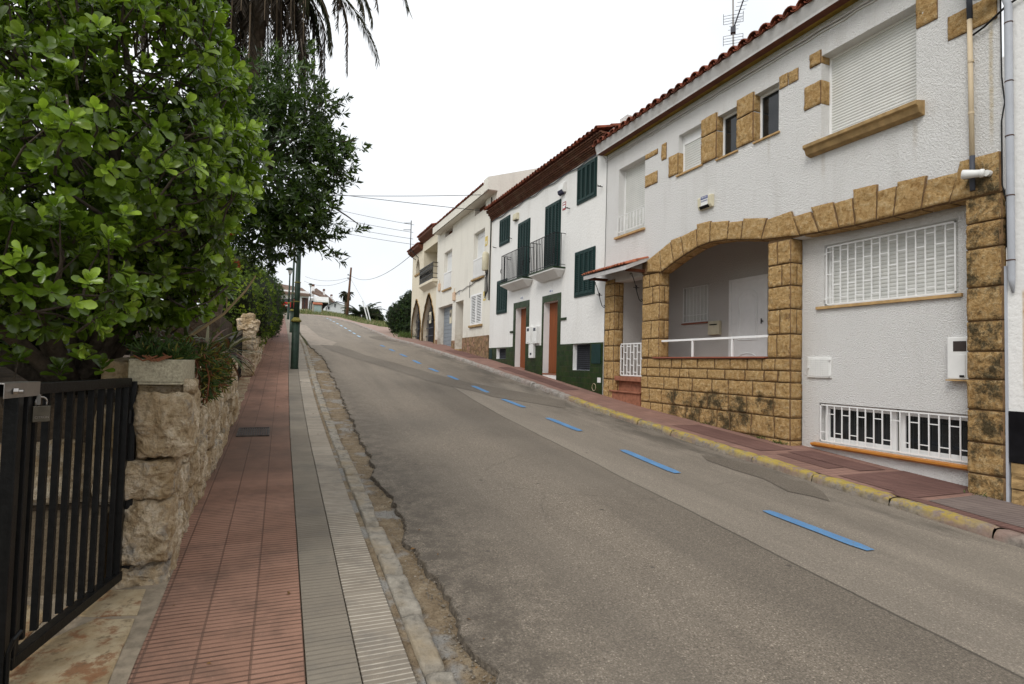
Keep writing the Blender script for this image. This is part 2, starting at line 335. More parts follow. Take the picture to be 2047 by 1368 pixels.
MT['tilered']=plain('terracotta_roof_tile',(.20,.055,.028),.85,0,.45,7,.004,60,dirt=(.05,.03,.022))
MT['tileorange']=plain('orange_terracotta_tile',(.38,.13,.07),.85,0,.3,9,.003,60)
MT['tilebrown']=plain('dark_fired_brick',(.12,.05,.028),.85,0,.5,11,.004,60,dirt=(.2,.13,.08))
MT['fascia']=plain('grey_white_fascia',(.50,.49,.48),.85,0,.1,5,.003,50,dirt=(.33,.30,.27))
MT['soffit_brown']=plain('brown_eave_board',(.115,.04,.02),.7,0,.25,8)
MT['soffit_ochre']=plain('ochre_eave_board',(.26,.175,.03),.75,0,.3,8)
MT['green_shutter']=plain('dark_green_paint',(.007,.030,.027),.55,0,.2,12)
MT['green_metal']=plain('green_lamp_paint',(.013,.029,.018),.5,0,.35,9,.002,40,dirt=(.05,.06,.045))
MT['green_ring']=plain('rusty_olive_ring',(.16,.14,.03),.7,0,.4,20)
MT['black_iron']=plain('black_iron',(.012,.012,.012),.4,.3,.3,20)
MT['gate_black']=plain('black_gate_paint',(.008,.008,.008),.33,0,.3,30,.001,90)
MT['white_paint']=plain('white_paint',(.80,.80,.79),.45,0,.04,6)
MT['white_plastic']=plain('white_plastic',(.74,.74,.72),.5,0,.05,6)
MT['cream_plastic']=plain('aged_cream_plastic',(.62,.57,.42),.55,0,.1,6)
MT['slat']=plain('grey_white_shutter_slats',(.62,.62,.59),.5,0,.05,4)
MT['slat_white']=plain('white_shutter_slats',(.74,.745,.74),.5,0,.04,4)
MT['slat_blue']=plain('blue_grey_garage_door',(.22,.25,.28),.5,0,.08,4)
def mat_glass():
    t=T('dark_window_glass'); return t.fin(t.ramp(t.noise(3),[(.4,(.006,.008,.009)),(.7,(.02,.022,.024))]),.08,spec=.5)
MT['glass']=mat_glass()
MT['dark']=plain('dark_interior',(.012,.011,.010),.9)
MT['wood']=None
def mat_wood():
    t=T('varnished_orange_wood'); n=t.noise(6,5,.6,t.vscale(1,6,.35)); return t.fin(t.ramp(n,[(.3,(.17,.043,.011)),(.7,(.26,.075,.02))]),.5,spec=.2)
MT['wood']=mat_wood()
def mat_green_tile():
    t=T('glazed_green_wall_tiles'); x,y,z=t.xyz(); b=t.o('TexBrick'); b.offset=.5; b.inputs['Scale'].default_value=1.
    b.inputs['Brick Width'].default_value=.28;b.inputs['Row Height'].default_value=.14;b.inputs['Mortar Size'].default_value=.005
    t.l.new(t.comb(y,z,0.),b.inputs['Vector']); b.inputs['Color1'].default_value=(.007,.024,.004,1);b.inputs['Color2'].default_value=(.016,.040,.006,1);b.inputs['Mortar'].default_value=(.025,.02,.012,1)
    col=t.mix(t.ramp(t.noise(5,4),[(.5,0.),(.75,.5)]),b.outputs['Color'],(.05,.045,.012))
    return t.fin(col,t.ramp(t.noise(6),[(.3,.3),(.7,.55)]),t.bump(t.math('SUBTRACT',1.,b.outputs['Fac']),.003),spec=.22)
MT['green_tile']=mat_green_tile()
MT['step']=plain('rose_marble_step',(.30,.125,.075),.6,0,.3,12)
MT['ledge']=plain('red_brown_coping',(.26,.09,.055),.55,0,.15,9)
MT['orange_sill']=plain('orange_glazed_sill',(.50,.20,.035),.45,0,.2,7)
MT['tan_sill']=plain('tan_sill',(.45,.29,.13),.7,0,.2,9)
MT['cable_white']=plain('painted_cable',(.55,.54,.52),.6)
MT['cable_black']=plain('black_cable',(.01,.01,.01),.5)
MT['pipe_grey']=plain('grey_drainpipe',(.42,.44,.48),.45,0,.08,4)
MT['pipe_beige']=plain('beige_pipe',(.58,.47,.32),.6,0,.08,4)
MT['pipe_dark']=plain('dark_grey_pipe',(.06,.065,.08),.5)
MT['steel']=plain('zinc_plated_steel',(.33,.31,.29),.32,.85,.15,12)
MT['planter']=plain('aggregate_concrete',(.40,.36,.26),.9,0,.3,60,.006,90)
MT['black_tile']=plain('black_glazed_tile',(.008,.008,.01),.15,0,.3,8)
MT['blue_label']=plain('blue_label',(.02,.045,.22),.5); MT['red_label']=plain('red_label',(.35,.05,.06),.5); MT['ink']=plain('dark_ink',(.03,.03,.06),.6)
MT['yellow_plate']=plain('yellow_plate',(.6,.45,.12),.6); MT['pink_box']=plain('faded_pink_plastic',(.62,.45,.32),.7,0,.2,20)
MT['red_car']=plain('red_car_paint',(.36,.012,.012),.25,.1,.05,3)
MT['polewood']=plain('weathered_pole_wood',(.12,.065,.04),.9,0,.35,14,.005)
MT['trunk']=plain('grey_bark',(.085,.068,.052),.95,0,.4,14,.015,45)
MT['palm_trunk']=plain('palm_bark',(.12,.09,.065),.95,0,.5,10,.03,25)
def mat_leaf(name,trans=.25,rough=.38,spec=.5):
    t=T(name); a=t.o('Attribute'); a.attribute_name='tint'
    col=t.mix(t.ramp(t.noise(30,3),[(.3,.25),(.7,0.)]),a.outputs['Color'],(.02,.03,.008))
    t.fin(col,rough,spec=spec)
    tr=t.o('BsdfTranslucent'); t.l.new(t.mix(1.,col,(1.2,1.35,.7),'MULTIPLY'),tr.inputs[0]); ms=t.o('MixShader'); ms.inputs[0].default_value=trans
    out=t.n['Material Output']; t.l.new(t.p.outputs[0],ms.inputs[1]); t.l.new(tr.outputs[0],ms.inputs[2]); t.l.new(ms.outputs[0],out.inputs[0]); return t.m
MT['leaf']=mat_leaf('glossy_leaf',.28,.27,.5); MT['leaf_dull']=mat_leaf('small_leaf',.2,.55,.3); MT['dry']=mat_leaf('dry_frond',.1,.8,.2)
MT['stonesC']=None
def mat_crazy():
    t=T('crazy_stone_cladding'); v=t.o('TexVoronoi',feature='F1'); v.inputs['Scale'].default_value=5.5; t.l.new(t.pos(),v.inputs['Vector'])
    e=t.o('TexVoronoi',feature='DISTANCE_TO_EDGE'); e.inputs['Scale'].default_value=5.5; t.l.new(t.pos(),e.inputs['Vector'])
    c=t.ramp(t.xyz(v.outputs['Color'])[0],[(0.,(.20,.11,.05)),(.5,(.34,.22,.11)),(1.,(.36,.19,.13))])
    c=t.mix(t.ramp(t.noise(9,5),[(.4,.5),(.6,0.)]),c,(.09,.06,.035)); c=t.mix(t.ramp(e.outputs['Distance'],[(.02,1.),(.05,0.)]),c,(.16,.11,.06))
    return t.fin(c,.9,t.bump(t.ramp(e.outputs['Distance'],[(0.,0.),(.08,1.)]),.02))
MT['crazy']=mat_crazy()
# ---------------- setting: terrain, road, pavements ----------------
def sm(t): t=max(0,min(1,t)); return t*t*(3-2*t)
def fall(x,y): return max(0,x-5)*.12*sm((y-44)/8) if x<40 else 4.2*sm((y-44)/8)
def terr(x,y):
    z=g(y)-.16-fall(x,y)
    if y>58: z+=.13*sm((y-60.5+ (0 if x<0 else x*.9) )/2.5)
    return z+.05*N(x,y,0,.3)*sm((abs(x-3)-6)/5)
m=M()
xs=[-900,-300,-100,-50,-30,-20,-14,-10,-7,-5,-3,-1.5,0,1.5,3,4,5,6,7,8,9.5,11,13,16,20,28,40,70,150,400,900]
ys=[-60,-30,-15,-8,-4]+[i*2. for i in range(0,44)]+[92,100,120,140,180,260,400,900]
vs=[(x,y,terr(x,y)) for y in ys for x in xs]; nx=len(xs)
m.add(vs,[(j*nx+i,j*nx+i+1,(j+1)*nx+i+1,(j+1)*nx+i) for j in range(len(ys)-1) for i in range(nx-1)])
def mat_ground():
    t=T('dry_grassy_ground'); n=t.noise(1.5,6,.65); f=t.noise(25,4,.7)
    col=t.mix(t.ramp(n,[(.4,0.),(.6,1.)]),(.17,.15,.075),(.105,.13,.045)); col=t.mix(t.ramp(f,[(.35,.6),(.55,0.)]),col,(.06,.055,.03))
    return t.fin(col,.95,t.bump(f,.03))
m.build('ground',mat_ground(),kind='structure',smooth=True)
def xleft(y): # asphalt edge by the gutter
    b=float(np.interp(y,[-20,2.5,5.5,7.6,12,18.6,24,45,56,60,62],[1.0,.98,.98,1.07,1.2,1.34,1.12,1.1,-1,-5,-8]))
    if y<24: b+=.06*N(0,y,0,1.1)+.05*N(3,y,0,3.2)+.03*N(7,y,0,8)+.016*N(9,y,0,21)
    return b
rows=[-8+.5*i for i in range(16)]+[.03*i for i in range(400)]+[12+.06*i for i in range(220)]+[25.2+.4*i for i in range(92)]
m=M(); nu=16; V=[]
for y in rows:
    a,b=xleft(y),xr(y)+.02
    for i in range(nu+1):
        u=i/nu; x=a+(b-a)*(u*.9+.1*u*u); V.append((x,y,zroad(x,y)+.008*N(x,y,0,.8)))
m.add(V,[(j*(nu+1)+i,j*(nu+1)+i+1,(j+1)*(nu+1)+i+1,(j+1)*(nu+1)+i) for j in range(len(rows)-1) for i in range(nu)])
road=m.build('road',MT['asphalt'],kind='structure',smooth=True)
m=M() # crumbling lip of the asphalt
V=[]
rr=[y for y in rows if y<24.5]
for y in rr:
    x=xleft(y); z=zroad(x,y)+.008*N(x,y,0,.8); w=.012*N(5,y,0,14)
    w+=.010*N(2,y,0,33); V+= [(x+.004,y,z+.002),(x-.004,y,z+.0),(x-.010+w,y,z-.02),(x-.016+w*1.6,y,z-.06)]
m.add(V,[(j*4+i+4,j*4+i+5,j*4+i+1,j*4+i) for j in range(len(rr)-1) for i in range(3)])
m.build('asphalt_lip',MT['asphalt_edge'],road)
# darker repair patches, each 4 mm up
def patch(name,pts,mat,off=.006,wig=.05,parent=road):
    P=[]
    n=len(pts)
    for i in range(n):
        a=pts[i];b=pts[(i+1)%n]; L=math.dist(a,b); k=max(1,int(L/.25))
        for j in range(k):
            t=j/k; x=a[0]+(b[0]-a[0])*t; y=a[1]+(b[1]-a[1])*t
            P.append((x+wig*N(x,y,3,2.2),y+wig*2*N(x,y,9,2.2)))
    bm=bmesh.new(); vv=[bm.verts.new((x,y,0)) for x,y in P]; bm.faces.new(vv); 
    ylo=min(p[1] for p in P); yhi=max(p[1] for p in P)
    for k in range(int(ylo/.5),int(yhi/.5)+2):
        bmesh.ops.bisect_plane(bm,geom=bm.verts[:]+bm.edges[:]+bm.faces[:],plane_co=(0,k*.5,0),plane_no=(0,1,0))
    for k in range(1,14):
        bmesh.ops.bisect_plane(bm,geom=bm.verts[:]+bm.edges[:]+bm.faces[:],plane_co=(k*.5,0,0),plane_no=(1,0,0))
    bmesh.ops.triangulate(bm,faces=bm.faces[:])
    for v in bm.verts: v.co.z=zroad(v.co.x,v.co.y)+off+.008*N(v.co.x,v.co.y,0,.8)
    me=bpy.data.meshes.new(name); bm.to_mesh(me); bm.free(); me.materials.append(mat)
    for p in me.polygons:
        if p.normal.z<0: p.flip()
    o=lk(bpy.data.objects.new(name,me)); o.parent=parent; ROOT[o.name]=Vector((0,0,0)); return o
import bmesh
patch('repair_patch',[(1.55,24.6),(2.3,24.4),(2.9,20.5),(3.7,17.2),(4.4,14.6),(6.1,11.6),(5.6,10.6),(4.5,12.1),(3.6,14.1),(3.0,16.8),(2.2,19.6),(1.8,21.8)],MT['asphalt_patch'])
patch('repair_patch',[(5.5,4.3),(5.75,4.5),(5.92,5.0),(5.85,5.5),(5.9,6.0),(5.65,6.5),(5.5,6.2),(5.4,5.8),(5.45,5.3),(5.3,4.9)],MT['asphalt_patch'],wig=.16)
patch('repair_patch',[(5.0,31.5),(5.95,30.5),(5.95,36),(5.0,35.)],MT['asphalt_patch'],wig=.12)
patch('concrete_patch',[(1.15,24.2),(2.0,24.4),(2.4,26.5),(2.1,30),(2.0,34),(1.7,42),(1.15,43)],MT['concrete'],off=.005,wig=.04)
# blue parking dashes
for i,(a,b,m_) in enumerate([((4.52,3.22),(4.46,4.24),0),((4.52,5.64),(4.56,6.9),0),((4.65,8.28),(4.65,9.53),0),((4.69,10.7),(4.62,11.73),0),((4.57,12.57),(4.51,13.53),0),((4.44,14.58),(4.41,15.4),0),((4.32,16.22),(4.28,17.06),0),((4.28,18.28),(4.30,19.4),0),
        ((4.3,20.6),(4.3,21.7),0),((4.3,23.),(4.3,24.),0),((4.3,25.3),(4.3,26.3),0),((4.52,.8),(4.5,1.9),0)]+[((4.35-.012*(y-38)**1.35 if y>38 else 4.35,y),(4.35-.012*(y+1-38)**1.35 if y+1>38 else 4.35,y+1.2),1) for y in (34,36.3,38.6,40.9,43.2,45.5,47.8,50.1,52.4)]):
    m=M(); w=.068
    L=b[1]-a[1]; k=max(3,int(L/.12))
    V=[]
    for j in range(k+1):
        t=j/k; x=a[0]+(b[0]-a[0])*t; y=a[1]+L*t; ww=w*(1 if 0<j<k else .7)
        for s_ in (-1,1): X=x+s_*(ww+.004*N(x*s_,y,2,7)); V.append((X,y+.02*s_*0,zroad(X,y)+.009+.008*N(X,y,0,.8)))
    m.add(V,[(j*2,j*2+1,j*2+3,j*2+2) for j in range(k)])
    m.build('parking_dash',MT['lightblue' if m_ else 'blue'],road)
# left gutter dirt
m=M(); rg=[-8+.5*i for i in range(16)]+[.1*i for i in range(246)]; V=[]
for y in rg:
    d=drift(y)
    for i in range(9):
        x=.60+d+(xleft(y)+.08-.60-d)*i/8
        V.append((x,y,g(y)-.075+.022*N(x,y,0,4)+.012*N(x,y,5,15)))
m.add(V,[(j*9+i,j*9+i+1,(j+1)*9+i+1,(j+1)*9+i) for j in range(len(rg)-1) for i in range(8)])
m.build('gutter',MT['dirt'],kind='structure',smooth=True)
# left kerb stones
m=M(); y=-3.; random.seed(3)
while y<47:
    L=random.choice([.42,.5,.55,.3]) if y<24 else .9
    d=drift(y); x0=.648+d; w=.15+random.uniform(-.012,.02); sk=random.uniform(-.02,.02); k=10 if y<12 else 5
    zt=random.uniform(-.014,.004); sd=random.uniform(0,90)
    def fn(u,v,x0=x0,w=w,y=y,L=L,zt=zt,sd=sd,sk=sk):
        a=(u-.5)*2; b=(v-.5)*2
        e=max(abs(a),abs(b)); X=x0+w*u+.008*N(v*6,sd)*(abs(a)>.85)+sk*(u-.5); Y=y+.008+(L-.016)*v+sk*(u-.5)
        Z=g(Y)+zt-.0-.05*max(0,(e-.86)/.14)**2-.012*u+.012*N(u*2,v*5,sd,1.4)+.006*N(u*5,v*14,sd)
        return (X,Y,Z-(.07 if e>.999 else 0))
    m.grid(fn,8,k*2)
    y+=L
m.build('kerb',MT['kerbL'],kind='structure',smooth=True)
# left pavement: red + two grey strips
uvd=lambda x,y,z:(x-drift(y),y)
def strip(fx0,fx1,ys_,fz,mat,parent=None,name='pavement',nx=4,uv=uvd,kind='structure',**k):
    m=M(); V=[]
    for y in ys_:
        a,b=fx0(y),fx1(y)
        for i in range(nx+1): x=a+(b-a)*i/nx; V.append((x,y,fz(x,y)))
    m.add(V,[(j*(nx+1)+i,j*(nx+1)+i+1,(j+1)*(nx+1)+i+1,(j+1)*(nx+1)+i) for j in range(len(ys_)-1) for i in range(nx)])
    if parent is None: return m.build(name,mat,kind=kind,uv=uv,**k)
    return m.build(name,mat,parent,uv=uv)
yl=[-6+.4*i for i in range(150)]
zl=lambda x,y:g(y)+.006*N(x,y,0,1.2)+.004*N(x,y,4,4)
pv=strip(lambda y:-.95,lambda y:.157+drift(y),yl,zl,MT['tile_red'],name='pavement',nx=6)
strip(lambda y:.163+drift(y),lambda y:.387+drift(y),yl,lambda x,y:zl(x,y)-.002,MT['tile_grey'],pv,'grey_tile_strip')
strip(lambda y:.392+drift(y),lambda y:.615+drift(y),yl,lambda x,y:zl(x,y)-.004,MT['tile_pale'],pv,'ribbed_tile_strip')
m=M(); V=[]
for y in yl:
    d=drift(y); V+=[(-1.0,y,g(y)-.02),(.66+d,y,g(y)-.02),(.66+d,y,g(y)-.2)]
m.add(V,[(j*3+i,j*3+i+1,(j+1)*3+i+1,(j+1)*3+i) for j in range(len(yl)-1) for i in range(2)])
m.build('bedding',MT['dirt'],pv)
# drain grate in the pavement
t_=thing('drain_cover',(-.27,8.3,g(8.3)),'small rusty square drain grate set in the red pavement tiles','drain cover')
m=M()
gz=lambda y,h:g(y)+h
def gbox(x0,x1,y0,y1,h): m.hexa([(x0,y0,gz(y0,-.03)),(x1,y0,gz(y0,-.03)),(x1,y1,gz(y1,-.03)),(x0,y1,gz(y1,-.03))],[(x0,y0,gz(y0,h)),(x1,y0,gz(y0,h)),(x1,y1,gz(y1,h)),(x0,y1,gz(y1,h))])
for k in range(13): gbox(-.44+.028*k,-.424+.028*k,8.07,8.53,.016)
m.build('grate_bars',plain('rusty_iron',(.07,.06,.055),.8,0,.4,20),t_)
m=M()
for a in ((-.46,-.445,8.05,8.55),(-.085,-.07,8.05,8.55),(-.46,-.07,8.03,8.05),(-.46,-.07,8.55,8.57)): gbox(a[0],a[1],a[2],a[3],.02)
m.build('grate_frame',plain('iron_frame',(.09,.075,.065),.85,0,.4,20),t_)
for o in t_.children: o.rotation_euler.x=0
# right kerb
m=M(); y=-6.; random.seed(5)
while y<62.3:
    L=random.choice([.95,1.0,.85]) if y<40 else .5; sd=random.uniform(0,99); tl=random.uniform(-.012,.012)
    def fn(u,v,y=y,L=L,sd=sd,tl=tl):
        prof=[(-.005,-.14),(.0,-.06),(.014,-.016),(.035,-.002),(.08,.003),(.138,.001)]
        i=u*5; k=min(4,int(i)); f=i-k; dx=prof[k][0]*(1-f)+prof[k+1][0]*f; dz=prof[k][1]*(1-f)+prof[k+1][1]*f
        Y=y+.006+(L-.012)*v; e=max(0,(abs(v-.5)*2-.93)/.07)
        return (xr(Y)+dx+.012*N(u*2,Y,sd,3)+tl*(u>.3)*0,Y,g(Y)+dz+tl*(v-.5)+.012*N(u*3,Y*3,sd,2)-.012*e)
    m.grid(fn,10,16)
    y+=L
m.build('kerb',MT['kerbR'],kind='structure',smooth=True)
# right pavement with odd repairs
yr=[-6+.4*i for i in range(172)]
zR=lambda x,y:g(y)-fall(x,y)-.003+.006*N(x,y,7,1.3)
rp=strip(lambda y:xr(y)+.13,lambda y:xr(y)+1.9 if y<44 else xr(y)+1.35,yr,zR,MT['tile_right'],nx=5,uv=lambda x,y,z:(x,y))
def rpatch(x0,x1,y0,y1,mat):
    n=max(2,int((y1-y0)/.3)); yy=[y0+(y1-y0)*i/n for i in range(n+1)]
    strip(lambda y:x0,lambda y:x1,yy,lambda x,y:zR(x,y)+.006,MT[mat],rp,'repaired_tiles',uv=lambda x,y,z:(x,y),nx=3)
rpatch(6.42,7.02,6.2,8.2,'tile_right_dark'); rpatch(6.82,7.3,5.0,6.1,'tile_right_dark'); rpatch(6.5,6.8,5.2,6.0,'tile_right_dark'); rpatch(6.3,7.5,4.0,4.9,'tile_right_dark'); rpatch(6.35,7.3,-4,3.9,'tile_right_grey'); rpatch(6.17,6.33,-4,4.2,'tile_right_dark')
rpatch(6.55,7.0,12.6,17.2,'tile_right_dark'); rpatch(6.5,7.2,20.,23.5,'tile_right_dark')
# bricks of the fallen-leaf litter and mortar blobs on kerb
lit=M(); random.seed(11)
for _ in range(60):
    y=random.uniform(2.4,16); x=random.choice([random.uniform(.7,1.2),random.uniform(-.5,.6),random.uniform(.9,1.1)]); s_=random.uniform(.008,.022); a=random.uniform(0,6.3); z=g(y)-.035+ (.04 if x<.6 else 0)
    ca,sa=math.cos(a)*s_,math.sin(a)*s_
    lit.add([(x-ca,y-sa,z),(x-sa*.4,y+ca*.4,z+s_*.5),(x+ca,y+sa,z+.002),(x+sa*.4,y-ca*.4,z+s_*.2)],[(0,1,2),(0,2,3)])
lit.build('fallen_leaves',plain('dry_leaf',(.16,.085,.03),.8,0,.5,40),kind='stuff',label='scattered dry leaf bits along gutter and pavement',cat='leaf litter')
# ---------------- house parts ----------------
def wallX(m,X,y0,y1,z0,z1,holes=(),rev=1):
    # front face at X with openings (ya,yb,za,zb,depth); reveals go to X+depth
    Ys=sorted({y0,y1}|{h[0] for h in holes}|{h[1] for h in holes}); Zs=sorted({z0,z1}|{h[2] for h in holes}|{h[3] for h in holes})
    for a,b in zip(Ys,Ys[1:]):
        for c,d in zip(Zs,Zs[1:]):
            if a<y0 or b>y1 or c<z0 or d>z1: continue
            if any(h[0]<=a and b<=h[1] and h[2]<=c and d<=h[3] for h in holes): continue
            m.m=0; m.quad((X,b,c),(X,a,c),(X,a,d),(X,b,d))
    m.m=rev if rev else 0
    for ya,yb,za,zb,dp in holes:
        D=X+dp
        m.quad((X,yb,za),(D,yb,za),(D,yb,zb),(X,yb,zb)); m.quad((D,ya,za),(X,ya,za),(X,ya,zb),(D,ya,zb))
        m.quad((X,ya,zb),(X,yb,zb),(D,yb,zb),(D,ya,zb)); m.quad((D,ya,za),(D,yb,za),(X,yb,za),(X,ya,za))
    m.m=0
def block(m,c,n,nu=7,nv=6,bul=.035,seed=0,joint=.008,rough=.022,back=.03,mort=True):
    # rough-faced stone on quad c=[bl,br,tr,tl] with outward normal n
    c=[Vector(p) for p in c]; n=Vector(n); cen=sum(c,Vector())/4
    cc=[p+(cen-p).normalized()*joint for p in c]
    wu=(c[1]-c[0]).length; wv=(c[3]-c[0]).length
    def nonu(t,w,nn):
        if t<1e-6 or t>1-1e-6: return t
        e=min(.2,.005/w); i=round(t*nn); return e+(1-2*e)*(i-1)/(nn-2)
    nu+=2;nv+=2
    def fn(u,v):
        u=nonu(u,wu,nu); v=nonu(v,wv,nv)
        p=cc[0]*(1-u)*(1-v)+cc[1]*u*(1-v)+cc[2]*u*v+cc[3]*(1-u)*v
        if min(u,1-u,v,1-v)<1e-6: return p-n*back
        k=min(1,min(min(u,1-u)*wu,min(v,1-v)*wv)/.014)
        q=p*8+Vector((seed*3.1,seed*1.7,0)); h=noise.noise(q)*.5+noise.noise(q*2.3)*.5+noise.noise(q*4.9)*.45
        return p+n*(bul*(.25+.75*math.sqrt(k))+rough*h*(.25+.75*k))
    i0=len(m.mi); m.grid(fn,nu,nv)
    if mort:
        for j in range(nv):
            for i in range(nu):
                if i in (0,nu-1) or j in (0,nv-1): m.mi[i0+j*nu+i]=1
def tiles_roof(m,x0,z0,y0,y1,depth,slope,pitch=.2,r=.075,course=.4,th=.014,sgn=1):
    # barrel tiles: eave at x0, rising towards +x*sgn
    n=max(1,round((y1-y0)/pitch)); p=(y1-y0)/n; nc=int(depth/course)
    for c in range(nc):
        for i in range(n):
            yc=y0+p*(i+.5); jit=random.uniform(-.012,.012); a0=x0+sgn*(c*course+jit); a1=x0+sgn*((c+1)*course+.03); zz0=z0+(c*course)*slope+.012; zz1=z0+((c+1)*course)*slope
            V=[];K=6
            for (X,Z,rr) in ((a0,zz0,r),(a1,zz1,r*.9)):
                for R2 in (rr,rr-th):
                    for k in range(K+1): t=math.pi*k/K; V.append((X,yc-math.cos(t)*R2*1.05,Z+math.sin(t)*R2))
            q=K+1; F=[]
            for k in range(K):
                F+=[(k,k+1,2*q+k+1,2*q+k),(q+k+1,q+k,3*q+k,3*q+k+1)]
                F+=[(k+1,k,q+k,q+k+1)]
            m.add(V,F)
            # pan between covers
            yc2=yc+p/2; V=[]
            if i<n-1 or True:
                a0=x0+sgn*(c*course+.02)
                for (X,Z,rr) in ((a0,zz0,r*.9),(a1,zz1,r*.85)):
                    for R2 in (rr,rr-th):
                        for k in range(K+1): t=math.pi*k/K; V.append((X,yc2-math.cos(t)*R2*1.05,Z+.035-math.sin(t)*R2*.6))
                m.add(V,F)
def roller(m,X,y0,y1,z0,z1,p=.045):
    n=max(2,int((z1-z0)/p)); p=(z1-z0)/n
    for i in range(n):
        z=z0+i*p; P=[(X,z),(X-.007,z+p*.25),(X-.008,z+p*.6),(X-.003,z+p*.9),(X+.004,z+p*.97)]
        for a,b in zip(P,P[1:]): m.quad((a[0],y1,a[1]),(a[0],y0,a[1]),(b[0],y0,b[1]),(b[0],y1,b[1]))
        m.quad((X+.004,y1,z+p*.97),(X+.004,y0,z+p*.97),(X,y0,z+p),(X,y1,z+p))
def louvre(name,X,y0,y1,z0,z1,leaves,mat,parent,back='dark'):
    m=M(); fr=.035
    m.box(X-.02,X+.03,y0,y0+fr,z0,z1);m.box(X-.02,X+.03,y1-fr,y1,z0,z1);m.box(X-.02,X+.03,y0+fr,y1-fr,z1-fr,z1);m.box(X-.02,X+.03,y0+fr,y1-fr,z0,z0+fr*1.3)
    o=m.build(name,mat,parent,bevel=.004)
    w=(y1-y0-2*fr)/leaves
    for i in range(leaves):
        m=M(); a=y0+fr+i*w+.004; b=a+w-.008; s=.035
        za,zb=z0+fr*1.3+.004,z1-fr-.004
        m.box(X-.035,X-.005,a,a+s,za,zb);m.box(X-.035,X-.005,b-s,b,za,zb);m.box(X-.035,X-.005,a+s,b-s,za,za+.06);m.box(X-.035,X-.005,a+s,b-s,zb-.06,zb)
        n=int((zb-za-.12)/.05)
        for k in range(n):
            z=za+.06+(k+.5)*(zb-za-.12)/n
            m.hexa([(X-.03,a+s,z-.022),(X-.03,b-s,z-.022),(X-.022,b-s,z-.024),(X-.022,a+s,z-.024)],[(X-.012,a+s,z+.014),(X-.012,b-s,z+.014),(X-.004,b-s,z+.012),(X-.004,a+s,z+.012)])
        m.build('shutter_leaf',mat,o)
    m=M(); m.box(X+.0,X+.015,y0+fr,y1-fr,z0+fr,z1-fr); m.build('backing',MT[back],o)
    return o
def grille(m,X,y0,y1,z0,z1,n,r=.009,pat=True,lo=.25,hi=.25):
    m.box(X-r,X+r,y0,y1,z1-2*r,z1);m.box(X-r,X+r,y0,y1,z0,z0+2*r); m.box(X-r,X+r,y0,y0+2*r,z0,z1); m.box(X-r,X+r,y1-2*r,y1,z0,z1)
    H=z1-z0
    for i in range(1,n):
        y=y0+(y1-y0)*i/n; m.box(X-r*.8,X+r*.8,y-r*.8,y+r*.8,z0+2*r,z1-2*r)
    if pat:
        for i in range(n):
            a=y0+(y1-y0)*i/n+r*.8; b=y0+(y1-y0)*(i+1)/n-r*.8
            zs=[z0+H*lo] if i%2 else [z1-H*hi]
            if pat==2: zs=[z0+H*.33,z0+H*.72] if i%2 else [z0+H*.12,z0+H*.52,z0+H*.9]
            for z in zs: m.box(X-r*.7,X+r*.7,a,b,z-r*.7,z+r*.7)
def frame(m,X,y0,y1,z0,z1,w=.05,t=.04):
    m.box(X,X+t,y0,y0+w,z0,z1);m.box(X,X+t,y1-w,y1,z0,z1);m.box(X,X+t,y0+w,y1-w,z1-w,z1);m.box(X,X+t,y0+w,y1-w,z0,z0+w)
def text(s,size,loc,mat,parent,name='lettering',depth=.001,rot=None,align='CENTER',sx=1):
    cu=bpy.data.curves.new('t','FONT'); cu.body=s; cu.size=size; cu.extrude=depth; cu.align_x=align; cu.align_y='CENTER'
    o=bpy.data.objects.new('t',cu); COL.objects.link(o); bpy.context.view_layer.update()
    me=bpy.data.meshes.new_from_object(o.evaluated_get(bpy.context.evaluated_depsgraph_get())); bpy.data.objects.remove(o)
    me.materials.append(mat); r=rot or Matrix(((0,0,-1),(-1,0,0),(0,1,0))).to_4x4()  # faces -X, reads towards -Y
    root=ROOT.get(parent.name,Vector((0,0,0))) if parent else Vector((0,0,0))
    me.transform(Matrix.Translation(Vector(loc)-root)@r@Matrix.Diagonal((sx,1,1,1)))
    q=lk(bpy.data.objects.new(name,me)); q.parent=parent; ROOT[q.name]=root; return q
F=7.25
# ======== house A: stone arches ========
A=thing('stone_arch_house',(F,7.8,-1.2),'white pitted stucco house with ochre stone arch, covered porch and small stone framed windows','house')
HB=(4.57,5.92,3.38,4.67,.2);H3=(6.69,7.20,3.83,4.64,.17);H2=(7.58,8.07,3.83,4.62,.17);H1=(8.48,9.16,3.87,4.67,.15);HC=(10.28,11.32,3.05,4.65,.2)
m=M(); wallX(m,F,3.66,11.85,2.62,5.2,[HB,H3,H2,H1,HC])
Ab=[(3.66,2.03),(4.02,2.03),(4.5,2.04),(5.06,2.03),(5.6,2.04),(6.25,2.07),(7.0,2.15),(7.44,2.24),(7.76,2.3),(8.2,2.34),(8.53,2.31),(8.92,2.22),(9.22,2.13),(9.62,1.99),(10.12,2.02),(10.3,2.02)]
for (a,za),(b,zb) in zip(Ab,Ab[1:]):
    m.quad((F,b,zb+.03),(F,a,za+.03),(F,a,2.62),(F,b,2.62))
m.quad((F,11.85,2.0),(F,10.3,2.0),(F,10.3,2.62),(F,11.85,2.62))
m.quad((F,10.3,2.0),(F,11.4,2.0),(F+.3,11.4,2.0),(F+.3,10.3,2.0))
# recessed stucco wall right of the porch
RX=7.5
HG=(4.25,6.06,.99,1.9,.13);HS=(3.9,6.14,-1.03,-.45,.15)
wallX(m,RX,3.8,6.44,-1.7,2.3,[HG,HS])
m.quad((RX,3.66,2.05),(F,3.66,2.05),(F,6.42,2.05),(RX,6.42,2.05))
